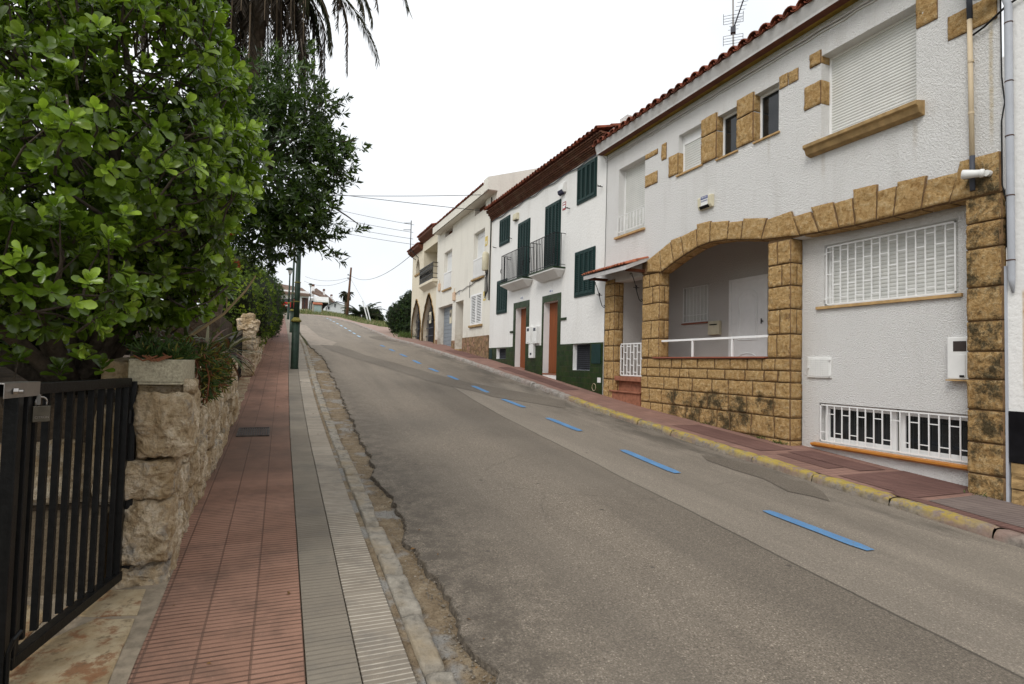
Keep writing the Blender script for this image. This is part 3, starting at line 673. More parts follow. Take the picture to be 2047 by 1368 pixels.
# side gable and back
m.quad((F+.3,3.66,-1.8),(F+.3,3.66,5.2),(14,3.66,6.8),(14,3.66,-1.8)); m.quad((14,11.85,-1.5),(14,11.85,6.8),(F+.3,11.85,5.2),(F+.3,11.85,-1.5)); m.quad((F,11.85,2.62),(F+.3,11.85,2.62),(F+.3,11.85,5.2),(F,11.85,5.2)); m.box(14,14.05,3.66,11.85,-1.8,6.8)
# parapet between roofs
m.hexa([(7.35,11.78,5.2),(7.35,11.98,5.2),(12,11.98,6.6),(12,11.78,6.6)],[(7.35,11.78,5.85),(7.35,11.98,5.85),(12,11.98,7.4),(12,11.78,7.4)])
m.box(7.7,8.9,11.7,12.02,5.8,6.22)
A_wall=m.build('wall',[MT['stuccoA'],MT['stuccoA']],A)
# porch inside
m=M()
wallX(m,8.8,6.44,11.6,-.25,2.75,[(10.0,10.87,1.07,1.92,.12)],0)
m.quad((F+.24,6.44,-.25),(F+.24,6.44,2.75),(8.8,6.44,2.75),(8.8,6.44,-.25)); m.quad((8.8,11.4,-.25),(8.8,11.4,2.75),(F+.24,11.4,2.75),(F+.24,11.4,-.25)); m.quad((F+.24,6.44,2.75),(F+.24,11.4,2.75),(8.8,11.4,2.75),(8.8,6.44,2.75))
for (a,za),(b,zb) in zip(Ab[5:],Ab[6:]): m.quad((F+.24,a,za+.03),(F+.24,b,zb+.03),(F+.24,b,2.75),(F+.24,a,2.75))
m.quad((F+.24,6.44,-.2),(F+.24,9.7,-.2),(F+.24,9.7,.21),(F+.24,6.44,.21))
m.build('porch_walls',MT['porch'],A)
m=M(); m.box(F+.02,8.8,6.44,11.4,-.3,-.2); m.build('porch_floor',MT['step'],A)
# facing stones
J=.013
m=M(); m.box(F+J,F+.24,6.447,9.7,-1.8,.18); m.box(F+J,F+.24,6.447,6.88,.18,2.1); m.box(F+J,F+.24,9.707,10.3,-1.6,2.05); m.box(F+J,F+.24,11.407,11.82,-1.5,2.1); m.box(F+J,F+.24,3.67,4.02,-1.9,2.05)
for (a,za),(b,zb) in zip(Ab,Ab[1:]):
    m.add([(F-.02,a,za),(F-.02,b,zb),(F+.24,b,zb),(F+.24,a,za),(F-.02,a,za+.3),(F-.02,b,zb+.3)],[(0,1,2,3),(1,0,4,5)])
m.build('mortar_bed',MT['mortar'],A)
m=M(); sd=0; random.seed(21); NX=(-1,0,0);NY=(0,-1,0)
def face(y1,y0,z0,z1,X=F): # y1>y0 : left edge is larger y
    global sd; sd+=1; k=max(5,min(13,int((y1-y0)/.034))); kk=max(5,min(12,int((z1-z0)/.034)))
    block(m,[(X,y1,z0),(X,y0,z0),(X,y0,z1),(X,y1,z1)],NX,k,kk,.012,sd,.007,.036)
def side(x0,x1,Y,z0,z1):
    global sd; sd+=1; block(m,[(x0,Y,z0),(x1,Y,z0),(x1,Y,z1),(x0,Y,z1)],NY,4,6,.012,sd,.006,.018)
# parapet wall courses
def flush(nm):
    global m
    if m.v: m.build(nm,[MT['stone'],MT['mortar']],A,smooth=True)
    m=M()
rows_=[(.20,.01),(.01,-.17),(-.17,-.42),(-.42,-.71),(-.71,-1.05),(-1.05,-1.35)]
for r,(zt,zb) in enumerate(rows_):
    y=10.3; first=True
    while y>6.44:
        w=random.uniform(.26,.5) if r not in (2,3) else random.uniform(.38,.56)
        if first: w*=random.uniform(.45,.9); first=False
        if y-w<6.62: w=y-6.44
        if zt>g(y-w)-.05: face(y,y-w,zb,zt)
        y-=w
    side(F,F+.24,6.44,zb,zt)
flush('parapet_stones')
def pier(ya,yb,zs,split=True,sd_=True,x1=F+.24):
    for i,(zt,zb) in enumerate(zip(zs,zs[1:])):
        if split:
            f=[.42,.62,.35,.55][i%4] if (ya-yb)>.38 else None
            if f and i%3!=2: yy=ya-(ya-yb)*f; face(ya,yy,zb,zt); face(yy,yb,zb,zt)
            else: face(ya,yb,zb,zt)
        if sd_:
            if i%2: side(F-.01,F+.12,yb,zb,zt); side(F+.12,x1,yb,zb,zt)
            else: side(F-.01,x1,yb,zb,zt)
    flush('stone_pier')
pier(6.88,6.44,[2.06,1.68,1.33,.97,.58,.21]); pier(10.3,9.7,[2.0,1.72,1.36,1.0,.62,.22])
pier(11.83,11.4,[2.08,1.98,1.68,1.30,.88,.50,.14,-.28,-.75])
pier(4.03,3.67,[2.03,1.73,1.44,1.0,.62,.28,-.03,-.37,-.73,-1.08,-1.42],True,True,F+.25)
VS=[((10.12,2.30),(9.67,2.45),(10.12,2.04),(9.62,1.98)),((9.67,2.45),(9.33,2.56),(9.62,1.98),(9.22,2.12)),((9.33,2.59),(9.01,2.61),(9.22,2.12),(8.92,2.21)),((9.01,2.60),(8.56,2.66),(8.92,2.21),(8.53,2.30)),
((8.56,2.75),(8.18,2.73),(8.53,2.30),(8.20,2.33)),((8.18,2.70),(7.73,2.63),(8.20,2.33),(7.76,2.29)),((7.73,2.60),(7.39,2.55),(7.76,2.29),(7.44,2.23)),((7.39,2.59),(6.88,2.48),(7.44,2.23),(7.0,2.14)),((6.88,2.45),(6.41,2.48),(7.0,2.14),(6.25,2.06)),
((6.39,2.38),(6.07,2.39),(6.25,2.06),(5.92,2.04)),((6.07,2.45),(5.70,2.44),(5.92,2.04),(5.60,2.03)),((5.68,2.41),(5.40,2.42),(5.60,2.03),(5.36,2.02)),((5.40,2.53),(5.05,2.51),(5.36,2.02),(5.06,2.02)),((5.05,2.41),(4.79,2.41),(5.06,2.02),(4.84,2.02)),((4.79,2.46),(4.43,2.44),(4.84,2.02),(4.50,2.03)),((4.43,2.38),(4.07,2.37),(4.5,2.03),(4.18,2.03)),((4.07,2.49),(3.67,2.48),(4.18,2.03),(3.67,2.03))]
for tl,tr,bl,br in VS:
    sd+=1; block(m,[(F-.03,)+bl,(F-.03,)+br,(F-.03,)+tr,(F-.03,)+tl],NX,10,10,.012,sd,.007,.030,back=.04)
    sd+=1; block(m,[(F+.22,)+bl,(F+.22,)+br,(F-.02,)+br,(F-.02,)+bl],(0,0,-1),6,4,.01,sd,.006,.012)
flush('arch_stones')
# stones set around the windows
for (ya,yb,za,zb) in [(6.12,5.92,4.56,4.78),(6.21,5.92,3.95,4.32),(4.57,4.31,4.32,4.86),(4.21,3.69,3.98,4.28),(6.68,6.50,4.49,4.71),(6.50,6.31,4.49,4.70),(9.70,9.53,4.32,4.68),(10.28,9.82,4.53,4.65),(10.27,9.82,3.91,4.18),(9.46,9.16,3.89,4.33)]:
    face(ya,yb,za,zb,F-.008); flush('corner_stone')
for yy,za,zb in [(5.92,4.56,4.78),(5.92,3.95,4.32),(9.16,3.89,4.33)]:
    block(m,[(F-.01,yy+.0,za),(F+.19,yy,za),(F+.19,yy,zb),(F-.01,yy,zb)],NY,4,5,.006,sd+3,.003,.01); flush('corner_stone')
for ya,yb in ((7.58,7.20),(8.48,8.07)):
    for za,zb in ((3.85,4.36),(4.36,4.71)):
        face(ya,yb,za,zb,F-.02); side(F-.02,F+.14,yb,za,zb)
    flush('window_pillar')
# sills
m=M(); m.prism([(F-.17,3.36),(F-.17,3.31),(F-.13,3.29),(F-.10,3.22),(F-.03,3.20),(F+.02,3.20),(F+.02,3.38),(F-.0,3.39)],'y',4.47,6.1); m.build('window_sill',MT['stone_smooth'],A,bevel=.006)
m=M(); 
for a,b in ((6.66,7.2),(7.55,8.08),(8.44,9.2)):
    m=M(); m.box(F-.035,F+.14,a,b,3.80 if a<8.3 else 3.835,3.826 if a<8.3 else 3.866); m.build('window_sill',MT['tan_sill'],A)
m=M(); m.box(F-.06,F+.18,10.24,11.4,3.0,3.045); m.build('window_sill',MT['tan_sill'],A)
m=M(); m.box(RX-.04,RX+.12,4.2,6.18,.945,.985); m.build('window_sill',MT['tan_sill'],A)
m=M(); m.prism([(RX-.09,-1.075),(RX-.09,-1.05),(RX+.14,-1.028),(RX+.14,-1.10),(RX-.05,-1.10)],'y',3.95,6.22); m.build('window_sill',MT['orange_sill'],A)
m=M(); m.box(F-.05,F+.26,6.9,9.86,.205,.235); m.build('parapet_coping',MT['ledge'],A,bevel=.005)
# windows of A
def rwin(y0,y1,z0,z1,X,parent,box=.0,p=.045,mat='slat',fm='white_paint'):
    m=M(); frame(m,X-.035,y0,y1,z0,z1,.03,.035)
    if box: m.box(X-.03,X,y0+.03,y1-.03,z1-.03-box,z1-.03)
    o=m.build('window',MT[fm],parent,bevel=.003)
    m=M(); roller(m,X-.01,y0+.03,y1-.03,z0+.03,z1-.03-box,p); m.build('roller_shutter',MT[mat],o); return o
rwin(4.57,5.92,3.38,4.67,F+.2,A,0,.042); rwin(8.48,9.16,3.87,4.67,F+.15,A,.16,.045); rwin(10.28,11.32,3.05,4.65,F+.2,A,0,.045); 
for y0,y1,z0,z1 in ((6.69,7.20,3.83,4.64),(7.58,8.07,3.83,4.62)):
    m=M(); frame(m,F+.125,y0,y1,z0,z1,.04,.045); o=m.build('window',MT['white_paint'],A,bevel=.003)
    m=M(); m.box(F+.15,F+.165,y0+.04,y1-.04,z0+.04,z1-.04); m.build('pane',MT['glass'],o)
o=rwin(4.25,6.06,.99,1.9,RX+.13,A,.0,.05); m=M(); grille(m,RX-.005,4.27,6.03,1.0,1.87,15,.0085,2); m.box(RX-.03,RX+.03,6.03,6.05,1.08,1.1);m.box(RX-.03,RX+.03,6.03,6.05,1.75,1.77); m.build('window_grille',MT['white_paint'],A)
m=M()
for a,b in ((3.95,5.02),(5.06,6.12)): frame(m,RX+.10,a,b,-1.03,-.46,.075,.04)
o=m.build('window',MT['white_paint'],A,bevel=.003)
for a,b in ((3.95,5.02),(5.06,6.12)): m=M(); m.box(RX+.12,RX+.135,a+.075,b-.075,-.955,-.535); m.build('pane',MT['glass'],o)
m=M(); grille(m,RX-.005,4.0,6.12,-1.01,-.47,18,.0085,True); m.build('window_grille',MT['white_paint'],A)
# juliet grille with little ornaments
m=M(); grille(m,F-.015,10.3,11.3,3.13,3.52,8,.007,False)
for i in range(0,8,1):
    if i%2==0:
        yc=10.3+(i+1)*.125
        for zc in (3.22,3.42):
            for s in (-1,1): m.tube([(F-.015,yc,zc-.05),(F-.015,yc+s*.035,zc-.02),(F-.015,yc+s*.01,zc),(F-.015,yc+s*.035,zc+.02),(F-.015,yc,zc+.05)],.005,4)
m.build('window_grille',MT['white_paint'],A)
# porch window, door
m=M(); roller(m,8.9,10.03,10.84,1.08,1.72,.05); m.box(8.88,8.9,10.0,10.87,1.72,1.92); o=m.build('window',MT['slat'],A)
m=M(); grille(m,8.785,10.02,10.85,1.08,1.9,7,.008,True,.2,.8); m.build('window_grille',MT['white_paint'],A)
m=M(); m.box(8.74,8.82,10.0,10.86,1.035,1.065); m.build('window_sill',MT['ledge'],A)
m=M(); frame(m,8.76,8.33,9.36,-.2,1.9,.07,.05); o=m.build('door',MT['white_paint'],A,bevel=.004)
m=M(); m.box(8.775,8.80,8.4,9.29,-.19,1.83)
def arcp(c,w,h,n=12,a0=0,a1=math.pi): return [(8.772,c[0]+math.cos(a0+(a1-a0)*i/n)*w,c[1]+math.sin(a0+(a1-a0)*i/n)*h) for i in range(n+1)]
m.tube([(8.772,9.1,.62)]+[(8.772,8.845+.0+math.cos(math.pi*i/12)*.255,1.45+math.sin(math.pi*i/12)*.2) for i in range(13)]+[(8.772,8.59,.62),(8.772,9.1,.62)],.012,6)
m.tube([(8.772,8.845+math.cos(math.pi*i/12)*.2,1.4+math.sin(math.pi*i/12)*.16) for i in range(13)]+[(8.772,8.645,.7),(8.772,9.045,.7),(8.772,9.045,1.4)],.009,6)
m.tube([(8.772,8.845+math.cos(math.pi*i/10)*.24,.25+math.sin(math.pi*i/10)*.1) for i in range(11)],.012,6)
m.build('door_panel',MT['white_paint'],o,smooth=False)
m=M(); m.tube([(8.775,8.45,.98),(8.73,8.45,.98)],.012,8); m.tube([(8.73,8.45,.93),(8.73,8.45,1.03)],.011,8); m.build('handle',MT['black_iron'],o)
# handrail on the parapet
m=M(); m.box(F+.05,F+.09,6.9,9.86,.545,.585)
for y in (7.72,8.75): m.box(F+.052,F+.088,y-.018,y+.018,.235,.545)
m.build('handrail',MT['white_paint'],A,bevel=.004)
# porch gate
gt=M(); grille(gt,F+.16,10.42,11.36,-.19,.56,7,.013,2); gt.build('porch_gate',MT['white_paint'],A)
# entrance steps
m=M(); m.box(F-.02,F+.3,10.32,11.42,-.9,-.56); m.box(F-.06,F+.3,10.3,11.5,-.56,-.53); m.box(F+.14,F+.32,10.32,11.4,-.53,-.30); m.box(F+.11,F+.32,10.32,11.4,-.30,-.275); m.build('entrance_steps',MT['step'],A,bevel=.004)
# canopy
m=M(); m.hexa([(6.68,10.1,2.06),(6.68,11.9,2.06),(F,11.9,2.30),(F,10.1,2.30)],[(6.68,10.1,2.15),(6.68,11.9,2.15),(F,11.9,2.39),(F,10.1,2.39)])
cn=m.build('canopy',MT['fascia'],A,bevel=.004)
m=M(); m.box(6.78,F,10.2,10.28,2.06,2.12);m.box(6.78,F,11.72,11.8,2.06,2.12); m.hexa([(6.74,10.16,2.075),(6.74,11.84,2.075),(F,11.84,2.27),(F,10.16,2.27)],[(6.74,10.16,2.078),(6.74,11.84,2.078),(F,11.84,2.28),(F,10.16,2.28)])
m.build('canopy_soffit',MT['soffit_brown'],cn)
m=M(); random.seed(2); tiles_roof(m,6.64,2.165,10.08,11.92,.62,.335,.115,.046,.31,.01); m.build('canopy_tiles',MT['tileorange'],cn)
for yb in (10.24,11.76):
    m=M(); P=[]
    for i in range(9): t=-math.pi*.2+i*.55; P.append((6.90+.035*math.cos(t)*(1-i*.07),yb,2.0+.035*math.sin(t)*(1-i*.07)))
    P=P[::-1]+[(6.96,yb,1.93),(7.02,yb,1.78),(7.07,yb,1.6),(7.12,yb,1.47),(7.17,yb,1.43)]
    for i in range(8): t=-math.pi*.6+i*.6; P.append((7.18+.03*math.cos(t)*(1-i*.06),yb,1.46+.03*math.sin(t)*(1-i*.06)))
    m.tube(P,.009,6); m.bar((6.97,yb,1.72),(7.12,yb,1.72),.014); m.bar((7.045,yb-.04,1.72),(7.045,yb+.04,1.72),.014); m.tube([(7.045,yb,1.68),(7.045,yb,1.77)],.018,6)
    m.build('canopy_bracket',MT['black_iron'],cn)
# eaves
m=M(); m.box(F-.12,F,3.5,11.9,5.165,5.19); m.build('eave_ochre_board',MT['soffit_ochre'],A)
m=M(); m.box(F-.26,F-.12,3.5,11.9,5.155,5.195); m.build('eave_brown_board',MT['soffit_brown'],A)
m=M(); m.prism([(F-.262,5.16),(F-.262,5.2),(F-.30,5.33),(F-.31,5.37),(F+.02,5.47),(F+.02,5.197)],'y',3.48,11.93); m.build('fascia',MT['fascia'],A)
m=M(); random.seed(4); tiles_roof(m,F-.37,5.365,3.5,11.92,4.4,.3,.235,.102,.42,.016); m.build('roof',MT['tilered'],A)
# wall mounted lines on A
def cable(pts,r,mat,label,n=6,grp=None):
    m=M(); m.tube(pts,r,n); return m.build('cable',MT[mat],smooth=True,label=label,cat='cable',group=grp)
def wav(y0,y1,x,z,n,amp,sd): return [(x-.012+.008*N(i,sd),y0+(y1-y0)*i/n,z+amp*N(i*.7,sd,3)) for i in range(n+1)]
cable(wav(11.9,3.7,F,5.02,40,.03,1),.014,'cable_white','white painted cable bundle running under the eave of the stone arch house')
cable(wav(11.9,3.7,F-.02,5.06,40,.025,9),.011,'cable_white','upper painted cable close under the ochre eave board')
cable([(F-.01,11.84,5.3),(F-.012,11.84,4),(F-.01,11.86,2.4)],.006,'cable_black','thin black wire down the seam between green shuttered and stone arch houses')
pt=thing('conduit_pipe',(F,3.93,2.1),'beige vertical conduit pipe beside the corner pier, dark grey at its ends','pipe')
m=M(); m.tube([(F-.05,3.93,5.3),(F-.05,3.95,4.4),(F-.04,3.95,4.1)],.03,8); m.build('dark_end',MT['pipe_dark'],pt,smooth=True); m=M(); m.tube([(F-.05,3.93,2.5),(F-.05,3.93,2.1)],.028,8); m.build('dark_end',MT['pipe_dark'],pt,smooth=True); m=M(); m.tube([(F-.045,3.95,4.1),(F-.045,3.935,2.5)],.026,8); 
m.build('pipe',MT['pipe_beige'],pt,smooth=True)
for z in (3.6,3.0): m=M(); m.tube([(F-.045,3.94,z-.012),(F-.045,3.94,z+.012)],.031,8); m.build('pipe_clip',MT['pipe_beige'],pt)
# floodlight style spotlight on corner
sp=thing('wall_lamp',(F-.08,3.8,2.22),'short white slotted spotlight on the sooty corner stone','wall lamp')
m=M(); m.lathe((0,0,0),[(.03,0),(.045,.01),(.048,.04),(.04,.045),(.042,.09),(.05,.16),(.052,.2),(.045,.205)],14)
d=Vector((-.35,.85,.12)).normalized().to_track_quat('Z','Y').to_matrix(); m.v=[tuple(d@Vector(p)+Vector((F-.1,3.78,2.25))) for p in m.v]; m.build('housing',MT['white_plastic'],sp,smooth=True)
m=M()
for k in range(5):
    t=math.pi*(.55+.2*k); c=Vector((math.cos(t)*.051,math.sin(t)*.051,.13)); a=d@c+Vector((F-.1,3.78,2.25)); b=d@(c+Vector((0,0,.06)))+Vector((F-.1,3.78,2.25)); m.bar(a,b,.008)
m.build('slot',MT['dark'],sp); m=M(); m.tube([(F-.09,3.775,2.25),(F-.02,3.77,2.25)],.035,12); m.build('base_plate',MT['white_plastic'],sp)
# alarm with label
al=thing('alarm_box',(F,8.31,2.97),'cream alarm siren with blue and white label above the porch arch','alarm')
m=M(); m.prism([(F,2.98),(F-.05,2.98),(F-.075,3.03),(F-.085,3.19),(F-.06,3.21),(F,3.21)],'y',8.13,8.49); m.build('housing',MT['cream_plastic'],al,bevel=.008)
m=M(); m.box(F-.094,F-.088,8.2,8.38,3.03,3.2) ; lb=m.build('label_plate',MT['white_plastic'],al)
m=M(); m.box(F-.097,F-.094,8.2,8.38,3.145,3.2); m.build('label_band',MT['blue_label'],al)
text('PROXI',.05,(F-.099,8.29,3.172),MT['white_plastic'],al); text('ALARMAS',.038,(F-.096,8.29,3.11),MT['blue_label'],al)
m=M(); m.prism([(F-.06,2.976),(F-.093,3.02),(F-.093,3.03),(F-.055,2.99)],'y',8.19,8.43); m.build('siren_slot',MT['dark'],al)
# utility hatch, intercom
ut=thing('utility_hatch',(RX,6.12,-.08),'white gridded plastic utility hatch on the stucco left of the basement window','hatch')
m=M(); m.box(RX-.03,RX,5.93,6.33,-.08,.23); m.build('hatch_frame',MT['white_plastic'],ut,bevel=.008)
m=M()
for k in range(12): m.box(RX-.036,RX-.03,5.96+k*.029,5.972+k*.029,-.055,.205)
for k in range(9): m.box(RX-.037,RX-.031,5.955,6.305,-.05+k*.029,-.042+k*.029)
m.build('hatch_grid',MT['white_plastic'],ut)
for y,z in ((5.94,.19),(5.94,-.04),(6.3,.07)): m=M(); m.tube([(RX-.03,y,z),(RX-.055,y,z)],.016,8); m.build('hatch_screw',MT['white_plastic'],ut)
mb=thing('meter_box',(RX,4.2,-.05),'white meter box with dark viewing window beside the sooty corner pier','meter box')
m=M(); m.box(RX-.09,RX,4.06,4.33,-.04,.46); m.build('housing',MT['white_plastic'],mb,bevel=.012)
m=M(); m.box(RX-.094,RX-.088,4.12,4.26,.29,.41); m.build('viewing_window',plain('brown_glass',(.05,.04,.035),.2),mb)
m=M(); m.box(RX-.098,RX-.088,4.13,4.2,-.01,.25); m.build('latch_panel',MT['white_plastic'],mb,bevel=.004)
m=M(); m.box(RX-.1,RX-.088,4.14,4.19,-.015,.01); m.build('latch',MT['dark'],mb); m=M(); m.box(RX-.1,RX+0,4.02,4.34,-.06,-.045); m.build('bracket_shelf',MT['tan_sill'],mb)
lb=thing('letter_box',(8.8,9.77,.75),'cream letter box on the porch wall between barred window and door','letter box')
m=M(); m.box(8.72,8.8,9.6,9.94,.76,1.06); m.build('housing',MT['cream_plastic'],lb,bevel=.01); m=M(); m.box(8.712,8.72,9.66,9.88,.97,.995); m.build('slot',MT['dark'],lb)
# tv antenna
an=thing('tv_antenna',(8.5,9.0,6.0),'rooftop television antenna with two grid reflectors on a thin mast','antenna')
m=M(); m.tube([(8.5,9.0,5.6),(8.5,9.04,8.6)],.018,8); m.build('mast',MT['steel'],an)
m=M()
for z,tl in ((7.18,.06),(6.93,-.05)):
    m=M()
    for k in range(4): m.bar((8.44,8.83,z+.07*k*(1 if tl>0 else -1)*.85),(8.44,9.21,z+.07*k*(1 if tl>0 else -1)*.85),.006)
    for y in (8.83,9.21): m.bar((8.44,y,z),(8.44-tl,y,z+(.21 if tl>0 else -.2)*.9),.010)
    m.build('reflector',MT['pipe_dark'],an)
m=M(); a0=Vector((8.5,9.02,7.08)); a1=Vector((8.15,8.82,7.5)); m.bar(a0,a1,.02)
for k in range(9):
    c=a0+(a1-a0)*(k/8); m.bar(c+Vector((0,.10,0)),c+Vector((0,-.10,0)),.006)
m.box(8.45,8.55,8.97,9.07,7.0,7.12); m.build('boom',MT['pipe_dark'],an)
an.rotation_euler.z=R_(47)
# ======== house B: green shutters ========
B=thing('green_shutter_house',(F,15.9,-.5),'smooth white house with dark green louvred shutters, green tiled base and two orange wooden doors','house')
DR=(14.33,15.26,-.22,1.86,.2);DL=(16.54,17.42,-.12,1.86,.2);BW1=(12.47,13.40,-.10,.585,.18);BW2=(18.2,19.15,.2,.575,.18)
m=M(); wallX(m,F,11.85,19.95,-1.3,5.42,[DR,DL,BW1,BW2]); m.quad((F,19.95,5.3),(14,19.95,7),(14,19.95,-1),(F,19.95,-1)); m.box(14,14.05,11.85,19.95,-1,7)
m.build('wall',[MT['stuccoB'],MT['white_paint']],B)
X=F-.018
m=M(); wallX(m,X,11.86,14.15,-1.3,.60,[BW1[:4]+(.018,)]); wallX(m,X,15.36,16.32,-1.3,.60,[]); wallX(m,X,17.6,19.93,-1.3,.60,[BW2[:4]+(.018,)])
for (y0,y1) in ((14.15,15.36),(16.32,17.6)):
    d=DR if y0<15 else DL
    wallX(m,X,y0,y1,-1.3,2.06,[(d[0],d[1],-1.29,d[3],.018)])
m.m=0; m.box(X-.012,F,13.8,14.15,1.27,1.335); m.box(X-.012,F,17.6,17.86,1.07,1.135)
for y0,y1,z in ((11.86,14.15,.6),(15.36,16.32,.6),(17.6,19.93,.6)): m.quad((X,y0,z),(F,y0,z),(F,y1,z),(X,y1,z))
for y0,y1 in ((14.15,15.36),(16.32,17.6)): m.quad((X,y0,2.06),(F,y0,2.06),(F,y1,2.06),(X,y1,2.06)); m.quad((X,y0,-1),(F,y0,-1),(F,y0,2.06),(X,y0,2.06))
m.build('tiled_base',[MT['green_tile'],MT['green_tile']],B)
for d in (DR,DL):
    m=M(); m.box(F+.19,F+.24,d[0],d[1],d[2],d[3]); o=m.build('door',MT['wood'],B,bevel=.003)
    m=M(); m.lathe((0,0,0),[(.008,0),(.01,.03),(.022,.045),(.022,.06),(.01,.068)],10); m.v=[(F+.19-p[2],d[0]+.1+p[1],.85+p[0]) for p in m.v]; m.build('door_knob',MT['steel'],o,smooth=True)
    m=M(); m.box(F-.01,F+.24,d[0]-.0,d[1],d[2]-.04,d[2]); m.build('threshold',MT['step'],B)
for w in (BW1,BW2):
    m=M(); frame(m,F+.12,w[0]+.0,w[1],w[2],w[3],.02,.03); n=16
    for k in range(n): y=w[0]+(w[1]-w[0])*(k+.5)/n; m.box(F+.125,F+.131,y-.004,y+.004,w[2],w[3])
    nz_=int((w[3]-w[2])/.05)
    for k in range(nz_): z=w[2]+(w[3]-w[2])*(k+.5)/nz_; m.box(F+.124,F+.130,w[0],w[1],z-.004,z+.004)
    o=m.build('basement_window',MT['pipe_dark'],B); m=M(); m.box(F+.16,F+.17,w[0],w[1],w[2],w[3]); m.build('pane',MT['dark'],o)
GS=MT['green_shutter']
louvre('window_shutter',F-.01,12.32,13.32,4.3,5.3,4,GS,B); louvre('window_shutter',F-.01,18.13,19.1,4.24,5.2,4,GS,B)
louvre('balcony_shutter',F-.01,14.27,15.27,2.8,4.74,4,GS,B); louvre('balcony_shutter',F-.01,16.4,17.36,2.82,4.69,4,GS,B)
louvre('window_shutter',F-.01,12.32,13.36,1.82,3.03,4,GS,B); louvre('window_shutter',F-.01,18.24,19.22,1.8,3.0,4,GS,B)
for y,z in ((12.05,4.45),(13.75,4.33),(17.95,4.33),(19.45,4.28),(18.0,3.6)):
    m=M(); m.tube([(F,y,z),(F-.1,y,z),(F-.13,y+.03,z+.04)],.011,6); m.bar((F-.09,y-.06,z),(F-.09,y+.08,z+.02),.018); m.build('shutter_catch',MT['black_iron'],B)
for y0,y1,x0 in ((13.95,15.6,6.88),(16.1,18.0,6.88)):
    zt=2.74
    m=M(); m.box(x0,F,y0,y1,zt-.09,zt-.04)
    m.hexa([(x0+.28,y0+.22,zt-.26),(F,y0+.22,zt-.26),(F,y1-.22,zt-.26),(x0+.28,y1-.22,zt-.26)],[(x0+.02,y0+.02,zt-.092),(F,y0+.02,zt-.092),(F,y1-.02,zt-.092),(x0+.02,y1-.02,zt-.092)])
    bo=m.build('balcony',MT['stuccoB'],B,bevel=.01)
    m=M(); m.box(x0-.015,F,y0-.015,y1+.015,zt-.04,zt); m.build('tiled_edge',MT['green_tile'],bo)
    m=M(); r=.008
    zr=3.68; xx=x0+.03
    m.bar((xx,y0+.02,zr),(xx,y1-.02,zr),.03,.012); m.bar((xx,y0+.02,zr),(F,y0+.02,zr),.03,.012); m.bar((xx,y1-.02,zr),(F,y1-.02,zr),.03,.012)
    m.bar((xx,y0+.02,zt+.07),(xx,y1-.02,zt+.07),.02,.01); m.bar((xx,y0+.02,zt+.07),(F,y0+.02,zt+.07),.02,.01);m.bar((xx,y1-.02,zt+.07),(F,y1-.02,zt+.07),.02,.01)
    n=int((y1-y0-.04)/.105)
    for k in range(n+1):
        y=y0+.02+(y1-y0-.04)*k/n; m.box(xx-r,xx+r,y-r,y+r,zt,zr)
    for k in (1,2): 
        for y in (y0+.02,y1-.02): m.box(xx+.105*k-r,xx+.105*k+r,y-r,y+r,zt,zr)
    for y in (y0+.02,y1-.02): m.tube([(xx-.015,y,zt+.35),(xx-.03,y,zt+.42),(xx-.015,y,zt+.5)],.012,6)
    m.build('railing',MT['black_iron'],bo)
# corbelled brick eave
m=M(); random.seed(8)
for i in range(4):
    z=5.38+.085*i; x=F-.055-.068*i
    m.box(x+.02,F+.1,11.7 if i else 11.86,19.97,z,z+.05)
    n=int(8.2/.13)
    for k in range(n):
        y=11.72+k*8.2/n
        if i%2==0:
            m.box(x-.012,x+.04,y+.01,y+8.2/n-.018,z+.048,z+.085)
        else:
            V=[];K=5
            for xx in (x-.02,x+.05):
                for q in range(K+1): t=math.pi*q/K; V.append((xx,y+.064-math.cos(t)*.055,z+.035+math.sin(t)*.05))
            m.add(V,[(q,q+1,K+2+q,K+1+q) for q in range(K)]+[tuple(range(K,-1,-1))])
m.build('corbelled_eave',MT['tilebrown'],B)
m=M(); tiles_roof(m,F-.36,5.74,11.72,19.95,4.4,.3,.205,.085,.42,.014); m.build('roof',MT['tilered'],B)
# number plates
for s,y,z in (('44 B',16.93,2.17),('44 A',14.78,2.16)):
    m=M()
    for k in range(3): m.box(F-.012,F,y-.115+k*.078,y-.045+k*.078,z-.055,z+.055)
    o=m.build('number_plate',MT['white_paint'],B); text(s,.11,(F-.013,y,z),MT['blue_label'],o,'numerals')
# meters
def boxes(y0,y1,z0,z1,x,label,win=True,grp='meter boxes between the two orange doors'):
    t_=thing('meter_box',(F,(y0+y1)/2,z0),label,'meter box',grp)
    m=M(); m.box(F-x,F,y0,y1,z0,z1); m.build('housing',MT['white_plastic'],t_,bevel=.012)
    if win:
        m=M(); m.box(F-x-.004,F-x+.002,y0+.07,y1-.07,z1-.14,z1-.05); m.build('viewing_window',MT['pipe_dark'],t_)
        m=M(); m.box(F-x-.008,F-x+.002,y0+.1,y1-.1,z0+.05,z1-.18); m.build('latch_panel',MT['white_plastic'],t_)
    else:
        m=M(); m.box(F-x-.008,F-x+.002,y0+.1,y1-.12,z0+.1,z0+.16); m.build('latch',MT['pipe_dark'],t_)
boxes(15.98,16.28,.66,1.19,.12,'tall white meter box with small window nearer the left orange door'); boxes(15.5,15.8,.66,1.18,.12,'tall white meter box with small window nearer the right orange door'); boxes(15.77,16.1,.22,.65,.1,'lowest white meter box, set on the green tiles below the other two',False)
m=M(); m.box(F-.035,F-.018,11.95,12.38,.08,.56); m.build('meter_hatch',MT['green_shutter'],B,bevel=.004)
